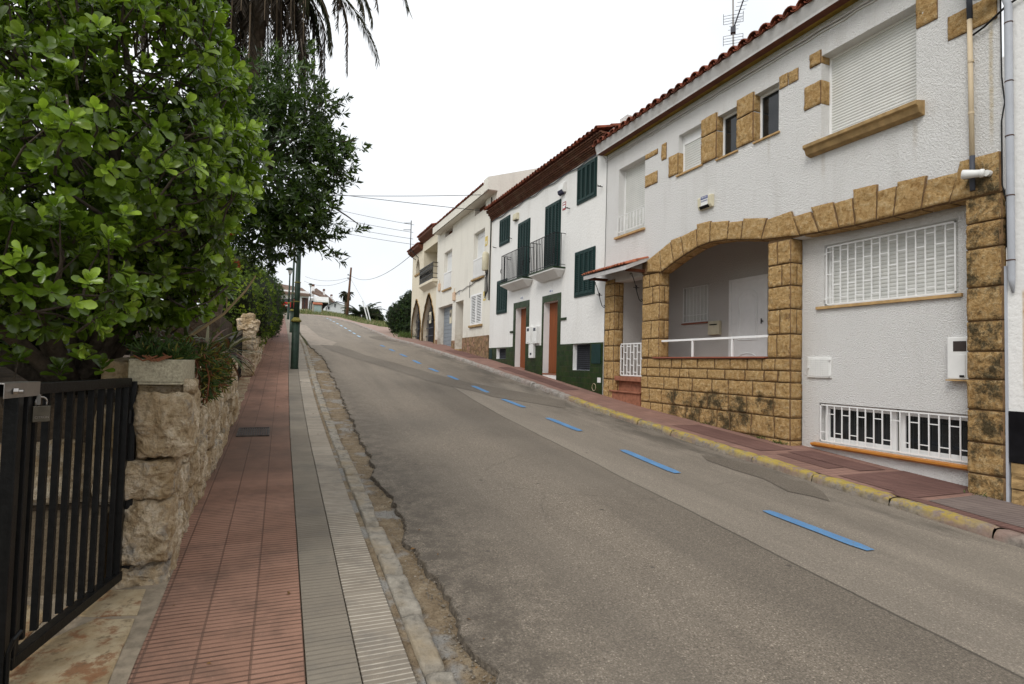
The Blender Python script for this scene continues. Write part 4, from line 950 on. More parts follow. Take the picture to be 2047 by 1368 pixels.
m=M(); m.box(F-.03,F-.018,11.93,12.08,-.38,-.26); m.build('vent_cover',MT['white_plastic'],B); m=M(); m.tube([(F-.02,12.25+.09*math.cos(i*math.pi/6),-.5+.09*math.sin(i*math.pi/6)) for i in range(13)],.006,5); m.build('tap_ring',MT['pipe_beige'],B)
m=M(); m.box(F-.03,F-.018,19.55,19.85,.2,.55); m.build('meter_hatch',MT['green_shutter'],B,bevel=.004)
t_=thing('alarm_box',(F,14.15,4.85),'grey white alarm siren with dark lens high between green balcony shutter and window','alarm')
m=M(); m.prism([(F,4.86),(F-.1,4.86),(F-.13,4.93),(F-.1,5.1),(F-.05,5.16),(F,5.16)],'y',13.98,14.28); m.build('housing',MT['white_plastic'],t_,bevel=.015)
m=M(); m.prism([(F-.05,4.8),(F-.12,4.83),(F-.14,4.92),(F-.09,4.865)],'y',14.0,14.26); m.build('lens',MT['ink'],t_)
t_=thing('alarm_box',(F,17.52,4.85),'small cream alarm box near the upper left of the green shuttered facade','alarm')
m=M(); m.prism([(F,4.86),(F-.08,4.86),(F-.1,4.9),(F-.09,5.08),(F,5.08)],'y',17.35,17.7); m.build('housing',MT['cream_plastic'],t_,bevel=.01); m=M(); m.box(F-.09,F-.04,17.42,17.63,4.84,4.86); m.build('sounder',MT['dark'],t_)
t_=thing('warning_sign',(F,14.08,4.37),'small white and red security notices under the alarm siren','sign')
m=M(); m.box(F-.008,F,13.98,14.18,4.6,4.8); m.box(F-.010,F-.008,14.05,14.11,4.72,4.77); m.build('white_notice',MT['white_paint'],t_)
m=M(); m.box(F-.008,F,13.98,14.18,4.37,4.59); m.build('red_notice',MT['red_label'],t_); m=M(); m.box(F-.011,F-.008,14.0,14.16,4.42,4.5);m.box(F-.011,F-.008,14.0,14.16,4.53,4.57); m.box(F-.013,F-.011,14.06,14.1,4.72,4.77) ; m.build('notice_panel',MT['white_paint'],t_)
cable([(F-.03,19.9-i*.2,5.33+.03*math.sin(i*.9)) for i in range(41)],.014,'pipe_dark','grey cable bundle under the corbelled brick eave')
cable([(F-.02,11.9,5.1),(F-.05,12.0,5.22),(F-.03,12.2,5.3)],.014,'cable_white','white cable loop linking the two eaves above the seam')
# ======== house C ========
C=thing('cream_house',(F,23.9,.6),'cream rendered house with white roller shutters, grey garage door and stone base','house')
GW=(24.97,27.45,.2,2.73,.30);AL=(23.3,24.45,.2,2.73,1.0);WL=(25.3,26.62,3.5,5.32,.2);WR=(20.77,22.1,3.43,5.33,.2);S1=(25.3,26.6,6.07,6.35,.25);S2=(20.76,22.08,6.07,6.40,.25);WC=(20.87,22.22,1.57,2.78,.1)
m=M(); wallX(m,F,19.95,27.95,-.4,6.6,[GW,AL,WL,WR,S1,S2,WC])
m.quad((F,19.95,-.3),(14,19.95,-.3),(14,19.95,6.6),(F,19.95,6.6)); m.add([(F,19.95,6.6),(14,19.95,6.6),(12.,19.95,7.98),(6.98,19.95,6.8)],[(0,1,2,3)]); m.quad((14,27.95,-.3),(F,27.95,-.3),(F,27.95,6.6),(14,27.95,8)); m.quad((14,19.95,-.3),(14,27.95,-.3),(14,27.95,7),(14,19.95,7))
m.build('wall',[MT['stuccoC'],MT['stuccoC']],C)
m=M(); m.box(6.9,F,19.5,27.6,6.40,6.46); m.box(6.88,6.93,19.5,27.6,6.40,6.72); m.build('box_eave',MT['stuccoC'],C)
m=M(); m.prism([(6.87,6.42),(7.25,6.42),(7.25,5.5),(12,5.5),(12,8.45),(8.74,7.47),(6.87,6.88)],'y',19.48,19.96); m.build('gable_verge',MT['stuccoC'],C)
m=M(); random.seed(5); tiles_roof(m,6.84,6.73,19.97,27.7,5,.27,.19,.08,.45,.014); m.build('roof',MT['tilered'],C)
for w in (S1,S2): m=M(); m.box(F+.2,F+.22,w[0],w[1],w[2],w[3]); m.build('vent_recess',MT['soffit_brown'],C)
for w in (WL,WR):
    rwin(w[0],w[1],w[2],w[3],F+.2,C,.16,.06,'slat_white')
    m=M(); n=14
    for k in range(n+1): y=w[0]+.02+(w[1]-w[0]-.04)*k/n; m.box(F+.0,F+.02,y-.011,y+.011,w[2]+.04,w[2]+.78)
    m.box(F-.01,F+.03,w[0],w[1],w[2]+.76,w[2]+.81); m.box(F,F+.02,w[0],w[1],w[2]+.05,w[2]+.08); m.build('balustrade',MT['white_paint'],C)
    m=M(); m.box(F-.07,F+.15,w[0]-.1,w[1]+.1,w[2]-.07,w[2]); m.build('window_sill',MT['stone_smooth'],C,bevel=.008)
m=M(); n=11
for k in range(n): z=.7+k*.185; m.box(F+.29,F+.33,25.0,27.42,z,z+.178)
gd=m.build('garage_door',MT['slat_blue'],C,bevel=.006)
m=M(); m.box(F+.275,F+.289,25.15,25.2,1.55,1.75); m.build('handle',MT['dark'],gd)
t_=thing('no_parking_sign',(F+.28,26.1,1.95),'narrow cream notice on the grey garage door','sign'); m=M(); m.box(F+.272,F+.288,26.0,26.35,1.9,2.55); m.build('plate',MT['cream_plastic'],t_)
m=M(); m.tube([(F+.270,26.175+.1*math.cos(i*math.pi/8),2.3+.1*math.sin(i*math.pi/8)) for i in range(17)],.015,5); m.bar((F+.27,26.1,2.37),(F+.27,26.25,2.23),.02); m.build('symbol',MT['ink'],t_)
m=M(); m.box(F+.95,F+1.0,23.3,24.45,.2,2.73); m.build('recess_door',MT['stuccoC'],C)
m=M(); frame(m,F-.03,20.85,22.24,1.56,2.80,.07,.06); m.box(F-.03,F+.03,21.5,21.59,1.63,2.73)
for a,b in ((20.92,21.5),(21.59,22.17)):
    for k in range(17):
        z=1.65+k*.064
        m.hexa([(F-.02,a,z),(F-.02,b,z),(F-.012,b,z-.004),(F-.012,a,z-.004)],[(F+.02,a,z+.045),(F+.02,b,z+.045),(F+.028,b,z+.041),(F+.028,a,z+.041)])
lw=m.build('louvred_window',MT['white_paint'],C); m=M(); m.box(F+.06,F+.07,20.9,22.2,1.6,2.76); m.build('backing',MT['dark'],lw)
m=M(); m.box(F-.08,F,20.75,22.34,1.47,1.555); m.build('window_sill',MT['stone_smooth'],C,bevel=.008)
m=M(); wallX(m,F-.03,19.97,23.28,-.4,1.09,[],0); m.quad((F-.03,19.97,1.09),(F,19.97,1.09),(F,23.28,1.09),(F-.03,23.28,1.09)); m.quad((F-.03,19.97,-.4),(F,19.97,-.4),(F,19.97,1.09),(F-.03,19.97,1.09)); m.build('stone_base',MT['crazy'],C); m=M(); m.box(F-.02,F+.2,27.47,27.9,0,1.15); m.build('stone_base',MT['crazy'],C); m=M(); m.box(F-.03,F+.2,24.46,24.93,0,1.02)
m.build('stone_base',MT['crazy'],C)
m=M(); m.box(F-.12,F+.9,23.32,24.42,.3,.62); m.build('door_step',MT['stone_smooth'],C,bevel=.01)
for (y0,y1,z0,z1,x,mt,lab) in [(27.15,27.45,3.55,3.92,.07,'pink_box','faded orange pink junction box between arch and garage'),(24.5,24.8,2.82,3.2,.08,'pink_box','faded orange pink junction box above the recessed doorway')]:
    t_=thing('junction_box',(F,y0,z0),lab,'junction box'); m=M(); m.box(F-x,F,y0,y1,z0,z1); m.build('housing',MT[mt],t_,bevel=.015); m=M(); m.tube([(F-x*.5,(y0+y1)/2,z1),(F-.02,(y0+y1)/2,z1+.18)],.015,6); m.box(F-x-.004,F-x,y0+.04,y1-.04,z0+.03,z0+.06); m.build('cable_stub',MT['pipe_beige'],t_)
t_=thing('transformer_box',(F,20.25,3.3),'pale cylindrical cable box with black looped wires on the cream house corner','cable box')
m=M(); m.lathe((F-.12,20.3,3.55),[(.1,0),(.12,.02),(.12,.62),(.09,.7),(.05,.72)],14); m.build('housing',MT['cream_plastic'],t_,smooth=True)
m=M()
for k in range(3): m.tube([(F-.05-.03*k,20.2+.04*k,3.56),(F-.08,20.15+.03*k,3.2),(F-.07,20.1+.05*k,2.75),(F-.1,20.2+.04*k,2.6-.05*k),(F-.09,20.28+.03*k,2.75),(F-.1,20.3,3.3)],.017,6)
m.build('looped_wires',MT['cable_black'],t_,smooth=True)
for (y,z,lab) in [(20.55,4.72,'small yellow plate beside the upper right shutter of the cream house'),(20.6,2.6,'small yellow plate beside the white louvred window')]:
    t_=thing('yellow_sign',(F,y,z),lab,'sign'); m=M(); m.box(F-.012,F,y-.13,y+.13,z-.16,z+.2); m.build('plate',MT['yellow_plate'],t_); m=M(); m.box(F-.016,F-.012,y-.09,y+.09,z-.1,z+.02); m.build('panel',MT['cream_plastic'],t_)
m=M(); m.box(F-.012,F,23.85,24.05,2.98,3.18); np_=m.build('number_plate',MT['white_paint'],C); m=M(); m.box(F-.015,F-.012,23.91,23.98,3.01,3.15); m.build('numeral',MT['ink'],np_)
cable([(F-.03,20.02+.01*math.sin(i),6.3-i*.3) for i in range(14)],.022,'cable_black','thick black cable bundle dropping down the corner of the cream house')
cable([(F-.03,20.3+i*.35,3.42-.28*math.sin(i*.12)+.03*math.sin(i*2.)) for i in range(13)],.013,'cable_black','black cable drooping across the cream facade to the junction box')
cable([(F-.03,22.4,3.38),(F-.03,22.42,3.0),(F-.03,22.4,2.72)],.01,'cable_black','short black wire hanging by the white louvred window')
# ======== house D ========
D=thing('pointed_arch_house',(F,30.9,1.),'ochre cream house with two dark pointed stone arches and an iron balcony','house')
def gothic(yc,w,zb,zt,n=10): # polyline from left base to right base
    P=[(yc+w/2,zb),(yc+w/2,zb+(zt-zb)*.42)]
    for i in range(1,n+1): t=i/n; P.append((yc+w/2*(1-t**1.7),zb+(zt-zb)*(.42+.58*t**.92)))
    return P+[(2*yc-p[0],p[1]) for p in P[-2::-1]]
def archwall(m,X,y0,y1,z0,z1,P,dep):
    # wall panel with an arched opening P (from high y to low y)
    for a,b in zip(P,P[1:]):
        if abs(a[0]-b[0])>1e-6: m.quad((X,a[0],a[1]),(X,b[0],b[1]),(X,b[0],z1),(X,a[0],z1))
        m.quad((X,b[0],b[1]),(X,a[0],a[1]),(X+dep,a[0],a[1]),(X+dep,b[0],b[1]))
    ya,yb=P[0][0],P[-1][0]
    m.quad((X,y1,z0),(X,ya,z0),(X,ya,z1),(X,y1,z1)); m.quad((X,yb,z0),(X,y0,z0),(X,y0,z1),(X,yb,z1))
PR=gothic(29.42,2.55,.3,3.55);PL=gothic(32.3,2.1,.8,3.52)
m=M(); archwall(m,F,27.95,30.9,.2,3.9,PR,.35); archwall(m,F,30.9,33.75,.2,3.9,PL,.35)
PW=gothic(32.35,.9,5.1,6.05,6); m.quad((F,30.9,3.9),(F,27.95,3.9),(F,27.95,4.15),(F,30.9,4.15)); m.quad((F,30.9,6.15),(F,27.95,6.15),(F,27.95,6.9),(F,30.9,6.9))
archwall(m,F,30.9,33.75,5.1,6.8,PW,.2); m.quad((F,33.75,3.9),(F,30.9,3.9),(F,30.9,5.1),(F,33.75,5.1))
m.quad((F,33.75,.5),(14,33.75,.5),(14,33.75,7.5),(F,33.75,6.8))
m.quad((F+1,27.96,4.1),(F,27.96,4.1),(F,27.96,6.2),(F+1,27.96,6.2)); m.quad((F,30.9,4.1),(F+1,30.9,4.1),(F+1,30.9,6.2),(F,30.9,6.2)); m.quad((F+1,30.9,4.1),(F+1,27.96,4.1),(F+1,27.96,6.2),(F+1,30.9,6.2)); m.quad((F,30.9,6.15),(F+1,30.9,6.15),(F+1,27.96,6.15),(F,27.96,6.15))
m.build('wall',MT['stuccoD'],D)
m=M(); m.box(F+.32,F+.36,28.1,33.5,0,3.7); m.box(F+.18,F+.2,31.8,32.9,5.1,6.1); m.build('dark_recess',MT['dark'],D)
for P,z0 in ((PR,.3),(PL,.8)):
    m=M(); ya,yb=P[0][0],P[-1][0]
    def ztop(y):
        for a,b in zip(P,P[1:]):
            if b[0]<=y<=a[0] and abs(a[0]-b[0])>1e-6: return a[1]+(b[1]-a[1])*(a[0]-y)/(a[0]-b[0])
        return z0
    k=int((ya-yb)/.16)
    for i in range(1,k): y=yb+(ya-yb)*i/k; m.box(F+.2,F+.215,y-.01,y+.01,z0,ztop(y))
    for j in range(7):
        z=z0+.3+j*.42; ys_=[y for y in np.linspace(yb,ya,60) if ztop(y)>z]
        if ys_: m.box(F+.19,F+.21,ys_[0],ys_[-1],z-.02,z+.02)
    m.build('arch_grille',MT['pipe_dark'],D)
    m=M(); sd+=50
    for a,b in zip(P,P[1:]):
        L=math.dist(a,b); nn=max(1,int(L/.22))
        for q in range(nn):
            t0,t1=q/nn,(q+1)/nn; p=Vector((a[0]+(b[0]-a[0])*t0,a[1]+(b[1]-a[1])*t0)); r=Vector((a[0]+(b[0]-a[0])*t1,a[1]+(b[1]-a[1])*t1)); nrm=Vector((-(r-p).y,(r-p).x)).normalized()
            if (p+nrm-Vector(((ya+yb)/2,z0+1))).length<(p-Vector(((ya+yb)/2,z0+1))).length: nrm=-nrm
            w=random.uniform(.12,.2); sd+=1
            c=[(F-.01,p.x,p.y),(F-.01,r.x,r.y),(F-.01,(r+nrm*w).x,(r+nrm*w).y),(F-.01,(p+nrm*w).x,(p+nrm*w).y)]
            m.add([Vector(v)+Vector((-.03*(1+N(sd)),0,0)) for v in c]+[Vector(v)+Vector((.05,0,0)) for v in c],[(0,1,2,3),(3,2,1,0),(1,0,4,5),(2,1,5,6),(3,2,6,7),(0,3,7,4)])
    m.build('stone_arch_trim',MT['stone_smooth'],D)
t_=thing('no_parking_sign',(F+.15,29.6,2.2),'pale notice hung on the right hand pointed arch grille','sign'); m=M(); m.box(F+.14,F+.16,29.45,29.85,2.1,2.7); m.build('plate',MT['cream_plastic'],t_); m=M(); m.box(F+.13,F+.14,29.57,29.73,2.25,2.55); m.build('symbol',MT['ink'],t_)
m=M(); m.box(6.96,F,27.75,30.75,4.08,4.22); m.prism([(6.98,4.07),(F,3.85),(F,4.08),(6.98,4.08)],'y',27.85,30.65); bo=m.build('balcony',MT['stuccoD'],D,bevel=.01)
m=M()
for k in range(25): y=27.8+k*.12; m.box(6.99,7.01,y-.012,y+.012,4.22,5.05)
for z in (4.28,4.5,4.85,5.05): m.box(6.985,7.015,27.78,30.72,z-.015,z+.015); m.box(6.985,F,27.78,27.8,z-.015,z+.015)
for k in range(13):
    y=27.9+k*.22; m.tube([(6.98,y,4.52),(6.97,y+.07,4.62),(6.98,y,4.72),(6.97,y-.06,4.62),(6.98,y,4.52)],.012,4)
m.build('railing',MT['black_iron'],bo)
m=M(); m.prism([(F-.28,6.98),(F-.26,6.86),(F,6.62),(F,6.98)],'y',28.0,31.3); m.prism([(F-.28,6.62),(F-.26,6.5),(F,6.3),(F,6.62)],'y',31.2,34.0); m.build('dark_eave',MT['soffit_brown'],D)
m=M(); tiles_roof(m,F-.33,6.98,28.0,31.4,4,.3,.2,.08,.5); tiles_roof(m,F-.33,6.62,31.2,34.05,4,.3,.2,.08,.5); m.build('roof',MT['tilered'],D)
m=M(); m.box(F-.06,F+.1,31.75,32.95,5.0,5.1); m.build('window_sill',MT['stone_smooth'],D); m=M(); m.box(F-.015,F,32.8,33.15,3.05,3.4); m.build('house_plate',MT['cream_plastic'],D)
m=M(); m.tube([(F-.35,32.9,6.4),(F-.35,32.9,8.3)],.025,8)
for z in (8.15,7.75): m.bar((F-.35,32.9,z),(F-.75,33.1,z),.03)
m.bar((F-.35,32.9,6.6),(F,32.2,6.0),.03); m.bar((F-.35,32.9,6.2),(F,32.9,6.0),.03); m.build('cable_bracket',MT['black_iron'],D)
# ======== neighbour at the near end ========
E_=thing('white_plaster_house',(F,0,-1.5),'white plaster house end with black glazed band and stone base beside the grey drainpipe','house')
m=M(); wallX(m,F,-7,3.64,-.36,5.0,[],0); m.quad((F,3.64,-.36),(F+.3,3.64,-.36),(F+.3,3.64,5),(F,3.64,5)); m.quad((14,-7,-2.5),(F,-7,-2.5),(F,-7,5),(14,-7,6.5)); m.build('wall',MT['stuccoE'],E_)
m=M(); m.box(F-.02,F+.1,-7,3.62,-.90,-.36); m.build('black_band',MT['black_tile'],E_)
m=M(); sd=300
for r,(zt,zb) in enumerate([(-.9,-1.18),(-1.18,-1.5),(-1.5,-1.95),(-1.95,-2.4)]):
    y=3.62
    while y>-7:
        w=random.uniform(.45,.8); face(y,y-w,zb,zt,F+.0); y-=w
m.box(F+.02,F+.1,-7,3.62,-2.5,-.9); m.build('stone_base',[MT['stone_smooth'],MT['mortar']],E_,smooth=False)
m=M(); m.box(F-.26,F,-7,3.5,5.0,5.04); m.build('eave_board',MT['soffit_brown'],E_); m=M(); tiles_roof(m,F-.3,5.15,-6.9,3.45,4,.3,.205,.085,.5); m.build('roof',MT['tilered'],E_)
m=M(); m.box(F-.30,F,-7,3.5,5.04,5.14); m.build('fascia',MT['fascia'],E_)
dp=thing('drainpipe',(F-.06,3.5,.9),'grey drainpipe with brown clips on the white wall beside the corner pier','pipe')
m=M(); m.tube([(F-.25,3.95,4.75),(F-.22,3.92,4.42),(F-.16,3.82,4.25),(F-.1,3.72,4.23),(F-.05,3.62,4.2),(F-.045,3.575,4.05),(F-.045,3.575,3),(F-.045,3.57,1.05),(F-.02,3.57,.9)],[.036]*7+[.032,.012],12); m.build('pipe',MT['pipe_grey'],dp,smooth=True)
rc_=plain('rusty_clip',(.07,.035,.025),.8)
for z in (3.85,3.2,2.6,1.95,1.25): m=M(); m.tube([(F-.045,3.575,z-.006),(F-.045,3.575,z+.006)],.039,12); m.build('pipe_clip',rc_,dp)
cable([(F-.02,3.66,4.4),(F-.02,3.655,3.3),(F-.02,3.63,3.0),(F-.02,3.66,2.8),(F-.02,3.66,2.1),(F-.02,3.62,1.9),(F-.015,3.63,1.4)],.007,'cable_black','thin black wire hanging down the joint beside the corner pier')
cable([(F-.03,3.95,3.9),(F-.05,3.8,3.93),(F-.04,3.6,4.05),(F-.05,3.3,4.12),(F-.04,1,4.2),(F-.04,-3,4.2)],.012,'cable_black','black cable crossing from the corner stones over the white plaster wall')
m=M(); m.box(F-.012,F+.1,3.63,3.655,-1.6,1.2); m.build('corner_trim',MT['pipe_grey'],E_)
# ======== left side: rubble walls, gates ========
def boulder(m,x0,x1,y0,y1,z0,z1,seed,n=9,rnd=.32,amp=.028):
    c=Vector(((x0+x1)/2,(y0+y1)/2,(z0+z1)/2)); h=Vector(((x1-x0)/2,(y1-y0)/2,(z1-z0)/2))
    so=Vector((seed*7.3,seed*3.9,seed*1.3))
    def P(a,b,c3,ax,s):
        q=[0,0,0]; q[ax]=s; q[(ax+1)%3]=a; q[(ax+2)%3]=b; q=Vector(q)
        L6=(abs(q.x)**9+abs(q.y)**9+abs(q.z)**9)**(1/9.); q=q/L6
        p=Vector((q.x*h.x,q.y*h.y,q.z*h.z)); w=c+p
        vd=noise.voronoi(w*7+so)[0]; vf=noise.voronoi(w*16+so)[0]; d=noise.noise(w*4+so)*1.2+(vd[0]-.4)*1.7+(vf[0]-.4)*.9+noise.noise(w*34+so)*.45-1.1*max(0,.12-(vd[1]-vd[0]))*4
        return tuple(w+q.normalized()*amp*d)
    for ax in range(3):
        for s in (-1,1):
            m.grid(lambda u,v:P((u*2-1),(v*2-1),0,ax,s),n,n,flip=(s<0))
random.seed(31)
rw=thing('rubble_wall',(-.75,7.9,-1.1),'rough golden rubble stone garden wall topped by plants between the two black gates','wall')
m=M(); sdv=1
for (za,zb,xa,xb) in [(-.60,-.22,-.745,-.475),(-.835,-.615,-.79,-.545),(-1.20,-.85,-.80,-.555),(-1.36,-1.215,-.80,-.56)]:
    sdv+=1; boulder(m,xa,xb,3.84,4.22,za,zb,sdv,28,1,.024)
boulder(m,-.86,-.74,3.95,4.25,-.7,-.3,77,10)
boulder(m,-.88,-.52,4.0,4.3,-.24,-.17,78,8,1,.01)
z0=0
courses=[(-.02,.26),(.27,.50),(.52,.80),(.82,1.03)]
for (ca,cb) in courses:
    y=4.2+random.uniform(0,.05)
    while y<9.5:
        L=random.uniform(.2,.46); gb=g(y+L/2); k=(-.17+.028*(y-4))-gb; sc=k/1.03
        za=gb+ca*sc; zb=gb+cb*sc
        if zb-za>.05:
            xo=random.uniform(-.02,.035); sdv+=1
            j=random.uniform(-.025,.025); boulder(m,-.86,-.565+xo,y,y+L-.012,za+j*(ca>0),zb+j-.012,sdv,15 if y<6 else (10 if y<8 else 6),1,.026)
        y+=L
# top stones
m.build('stones',MT['rubble'],rw,smooth=False)
m=M()
yy=4.1
while yy<9.2:
    m.hexa([(-.9,yy,g(yy)-.2),(-.60,yy,g(yy)-.2),(-.60,yy+.5,g(yy+.5)-.2),(-.9,yy+.5,g(yy+.5)-.2)],[(-.9,yy,-.27+.028*(yy-4)),(-.62,yy,-.27+.028*(yy-4)),(-.62,yy+.5,-.27+.028*(yy-3.5)),(-.9,yy+.5,-.27+.028*(yy-3.5))]); yy+=.5
m.build('mortar',MT['rubble_mortar'],rw)
# far wall, pier by second gate and beyond
rw2=thing('rubble_wall',(-.7,21,.1),'rubble stone wall starting with a tall capped pier beyond the second black gate','wall')
m=M()
for i,(za,zb) in enumerate([(-.42,-.12),(-.11,.18),(.19,.42),(.43,.62)]): boulder(m,-.80,-.50,14.1,14.45,za,zb,200+i,10,1,.025)
boulder(m,-.86,-.46,14.1,14.8,.63,.86,210,12,1,.045); boulder(m,-.80,-.55,14.15,14.5,.84,1.0,211,10,1,.04)
y=14.45
while y<31:
    L=random.uniform(.35,.7); gb=g(y)
    for ca,cb in ((-.02,.24),(.25,.48),(.50,.72)):
        sdv+=1; xo=random.uniform(-.03,.04)+.0; boulder(m,-.85,-.50+xo,y,y+L-.02,gb+ca,gb+cb+(.1*math.exp(-(y-14.4))),sdv,6,1,.03)
    y+=L
m.build('stones',MT['rubble'],rw2)
m=M()
for i in range(34): y=14.3+i*.5; m.box(-.9,-.58,y,y+.5,g(y)-.3,g(y)+.62)
m.build('mortar',MT['rubble_mortar'],rw2)
# threshold flagstones & soil
m=M()
def flag(P,z,seed,mt=0):
    c=Vector((sum(p[0] for p in P)/len(P),sum(p[1] for p in P)/len(P),0)); V=[];F_=[]
    ring=[]
    for i in range(len(P)):
        a=P[i];b=P[(i+1)%len(P)]
        for k in range(5):
            t=k/5; x=a[0]+(b[0]-a[0])*t; y=a[1]+(b[1]-a[1])*t; ring.append((x+.008*N(x,y,seed,25),y+.008*N(x,y,seed+5,25)))
    n=len(ring)
    for s,dz in ((1,-.03),(.985,-.004),(.95,0),(.6,.002),(.25,.003)):
        for x,y in ring: X=c.x+(x-c.x)*s; Y=c.y+(y-c.y)*s; V.append((X,Y,z(X,Y)+dz+.006*N(X,Y,seed,9)))
    for r in range(4):
        for i in range(n): F_.append((r*n+i,r*n+(i+1)%n,(r+1)*n+(i+1)%n,(r+1)*n+i))
    F_.append(tuple(4*n+i for i in range(n))); m.add(V,F_)
zf=lambda x,y:g(y)+.012
flag([(-1.2,3.02),(-.72,2.5),(-.60,2.7),(-.62,3.45),(-.80,3.5),(-1.15,3.15)],zf,1)
flag([(-.62,3.48),(-.64,3.78),(-.92,3.86),(-1.0,3.6),(-.82,3.52)],zf,2); flag([(-1.3,2.0),(-.85,2.0),(-.62,2.4),(-.75,2.48),(-1.2,2.95)],zf,3); flag([(-1.9,3.05),(-1.22,3.05),(-1.05,3.3),(-1.02,3.6),(-1.3,3.9),(-1.9,3.9)],zf,4); flag([(-.86,1.0),(-.6,1.0),(-.6,2.36),(-.86,1.95)],zf,6)
def mat_flag():
    t=T('ochre_flagstone'); n=t.noise(3.5,6,.65); f=t.noise(20,6,.7); c=t.ramp(n,[(.32,(.17,.12,.065)),(.48,(.31,.23,.13)),(.65,(.42,.34,.22))])
    c=t.mix(t.ramp(t.noise(5.5,6,.7),[(.50,0.),(.58,.85)]),c,(.20,.085,.035)); c=t.mix(t.ramp(f,[(.34,.7),(.46,0.)]),c,(.13,.09,.05)); return t.fin(c,.75,t.bump(f,.01),spec=.35)
MT['flag']=mat_flag(); m.build('flagstones',MT['flag'],kind='structure')
m=M(); m.grid(lambda u,v:(-2.4+1.86*u,-1+5.2*v,g(-1+5.2*v)+.008*N(u*9,v*20)+.004),10,40); m.build('threshold_mortar',MT['rubble_mortar'],kind='structure',smooth=True)
m=M(); m.grid(lambda u,v:(-9+8.2*u,4.05+10*v,(-.28+.028*10*v)+.03*N(u*20,v*20)),16,30); m.grid(lambda u,v:(-9+8.2*u,4.05,-1.5+(1.24)*v),4,3)
m.build('garden_soil',MT['soil'],kind='structure')
m=M(); m.grid(lambda u,v:(-9+8.2*u,14.3+34*v,g(14.3+34*v)+.5),8,40); m.build('garden_soil',MT['soil'],kind='structure')
m=M()
for k in range(9): flag([(-.95,9.75+k*.47),(-.56+.03*(k%2),9.75+k*.47),(-.55,10.19+k*.47),(-.95,10.19+k*.47)],zf,20+k)
m.build('flagstones',MT['flag'],kind='structure')
# garden steps and block behind gate
gs=thing('garden_steps',(-1.7,4.3,-1.35),'stone block steps seen through the bars of the near gate','steps')
m=M(); boulder(m,-1.75,-.98,4.0,4.6,-.88,-.5,401,12,1,.03); m.build('upper_block',MT['rubble'],gs)
m=M(); m.box(-2.4,-.86,3.85,4.5,-1.5,-.9); m.build('lower_step',plain('worn_step_stone',(.17,.13,.085),.9,0,.3,6,.01,50),gs,bevel=.01)
m=M(); boulder(m,-.98,-.86,4.0,4.4,-.88,-.3,405,8); m.build('side_stone',MT['rubble'],gs)
pp=thing('garden_pipe',(-1.15,4.7,-.3),'upright weathered grey pipe standing in the bed under the shrub','pipe'); m=M(); m.tube([(-1.28,4.6,-.9),(-1.29,4.6,.17)],.032,10); m.build('pipe',MT['pipe_grey'],pp,smooth=True); m=M(); m.tube([(-1.29,4.6,.17),(-1.29,4.6,.2)],.04,10); m.build('cap',MT['pipe_dark'],pp)
# near gate
gd=thing('metal_gate',(-.85,3.4,-1.35),'near black metal gate of upright square bars, closed with padlock and steel hasp','gate')
pa=Vector((-.80,3.86,0)); pb=Vector((-1.0,3.02,0)); GB=MT['gate_black']
m=M(); m.bar((-.765,3.89,-1.36),(-.775,3.89,-.15),.05); m.bar((-.79,3.84,-.155),(-1.0,3.02,-.155),.05,.05)
m.bar((-.79,3.84,-1.24),(-1.0,3.02,-1.30),.05,.05); m.bar((-.80,3.83,-1.24),(-.80,3.83,-.13),.05); m.bar((-.995,3.04,-1.3),(-.995,3.04,-.13),.045)
m.build('frame',GB,gd,bevel=.003)
m=M()
for k in range(9):
    t=(k+.7)/9.4; x=-.80-.195*t; y=3.83-.79*t; m.bar((x,y,-1.23),(x,y,-.17),.026)
m.build('bars',GB,gd)
m=M()
for z in (-.35,-1.05): m.tube([(-.775,3.855,z-.04),(-.775,3.855,z+.04)],.014,8)
m.build('hinge',GB,gd)
gd2=thing('metal_gate',(-1.05,2.6,-1.4),'nearest leaf of the black gate, cut off by the left picture edge','gate')
m=M(); m.bar((-1.005,2.965,-1.42),(-1.005,2.965,-.14),.05); m.bar((-1.02,2.98,-.155),(-1.3,2.0,-.16),.05); m.bar((-1.02,2.98,-1.35),(-1.3,2.0,-1.42),.05); m.build('frame',GB,gd2,bevel=.003)
m=M()
for k in range(8): t=(k+.6)/8.; m.bar((-1.02-.28*t,2.95-.95*t,-1.37),(-1.02-.28*t,2.95-.95*t,-.17),.02)
m.build('bars',GB,gd2); m=M(); m.tube([(-.975,2.96,-1.42),(-.97,2.95,-1.22),(-.955,2.95,-1.17),(-.945,2.99,-1.155)],.009,6); m.build('drop_bolt',MT['black_iron'],gd2)
hp=thing('gate_hasp',(-.99,3.0,-.16),'bent zinc steel hasp plate bolted over the top rail of the near gate','hasp')
m=M(); m.hexa([(-.955,3.08,-.185),(-.995,2.84,-.185),(-.998,2.84,-.185),(-.958,3.08,-.185)],[(-.955,3.08,-.125),(-.995,2.84,-.125),(-.998,2.84,-.125),(-.958,3.08,-.125)]); m.hexa([(-.955,3.08,-.128),(-.995,2.84,-.128),(-1.07,2.85,-.128),(-1.03,3.09,-.128)],[(-.955,3.08,-.124),(-.995,2.84,-.124),(-1.07,2.85,-.124),(-1.03,3.09,-.124)]); m.build('plate',MT['steel'],hp,bevel=.001)
m=M(); m.tube([(-.985,2.9,-.158),(-.955,2.905,-.158)],.008,8); m.tube([(-.985,2.9,-.158),(-.97,2.903,-.158)],.014,6); m.build('bolt',MT['steel'],hp); m=M(); m.bar((-.955,3.07,-.18),(-.955,3.07,-.225),.014,.004); m.build('lug',MT['steel'],hp)
pl=thing('padlock',(-.95,3.08,-.31),'dull steel padlock hanging from the hasp of the near gate','padlock')
m=M(); m.box(-.022,.022,-.032,.032,-.3,-.23)
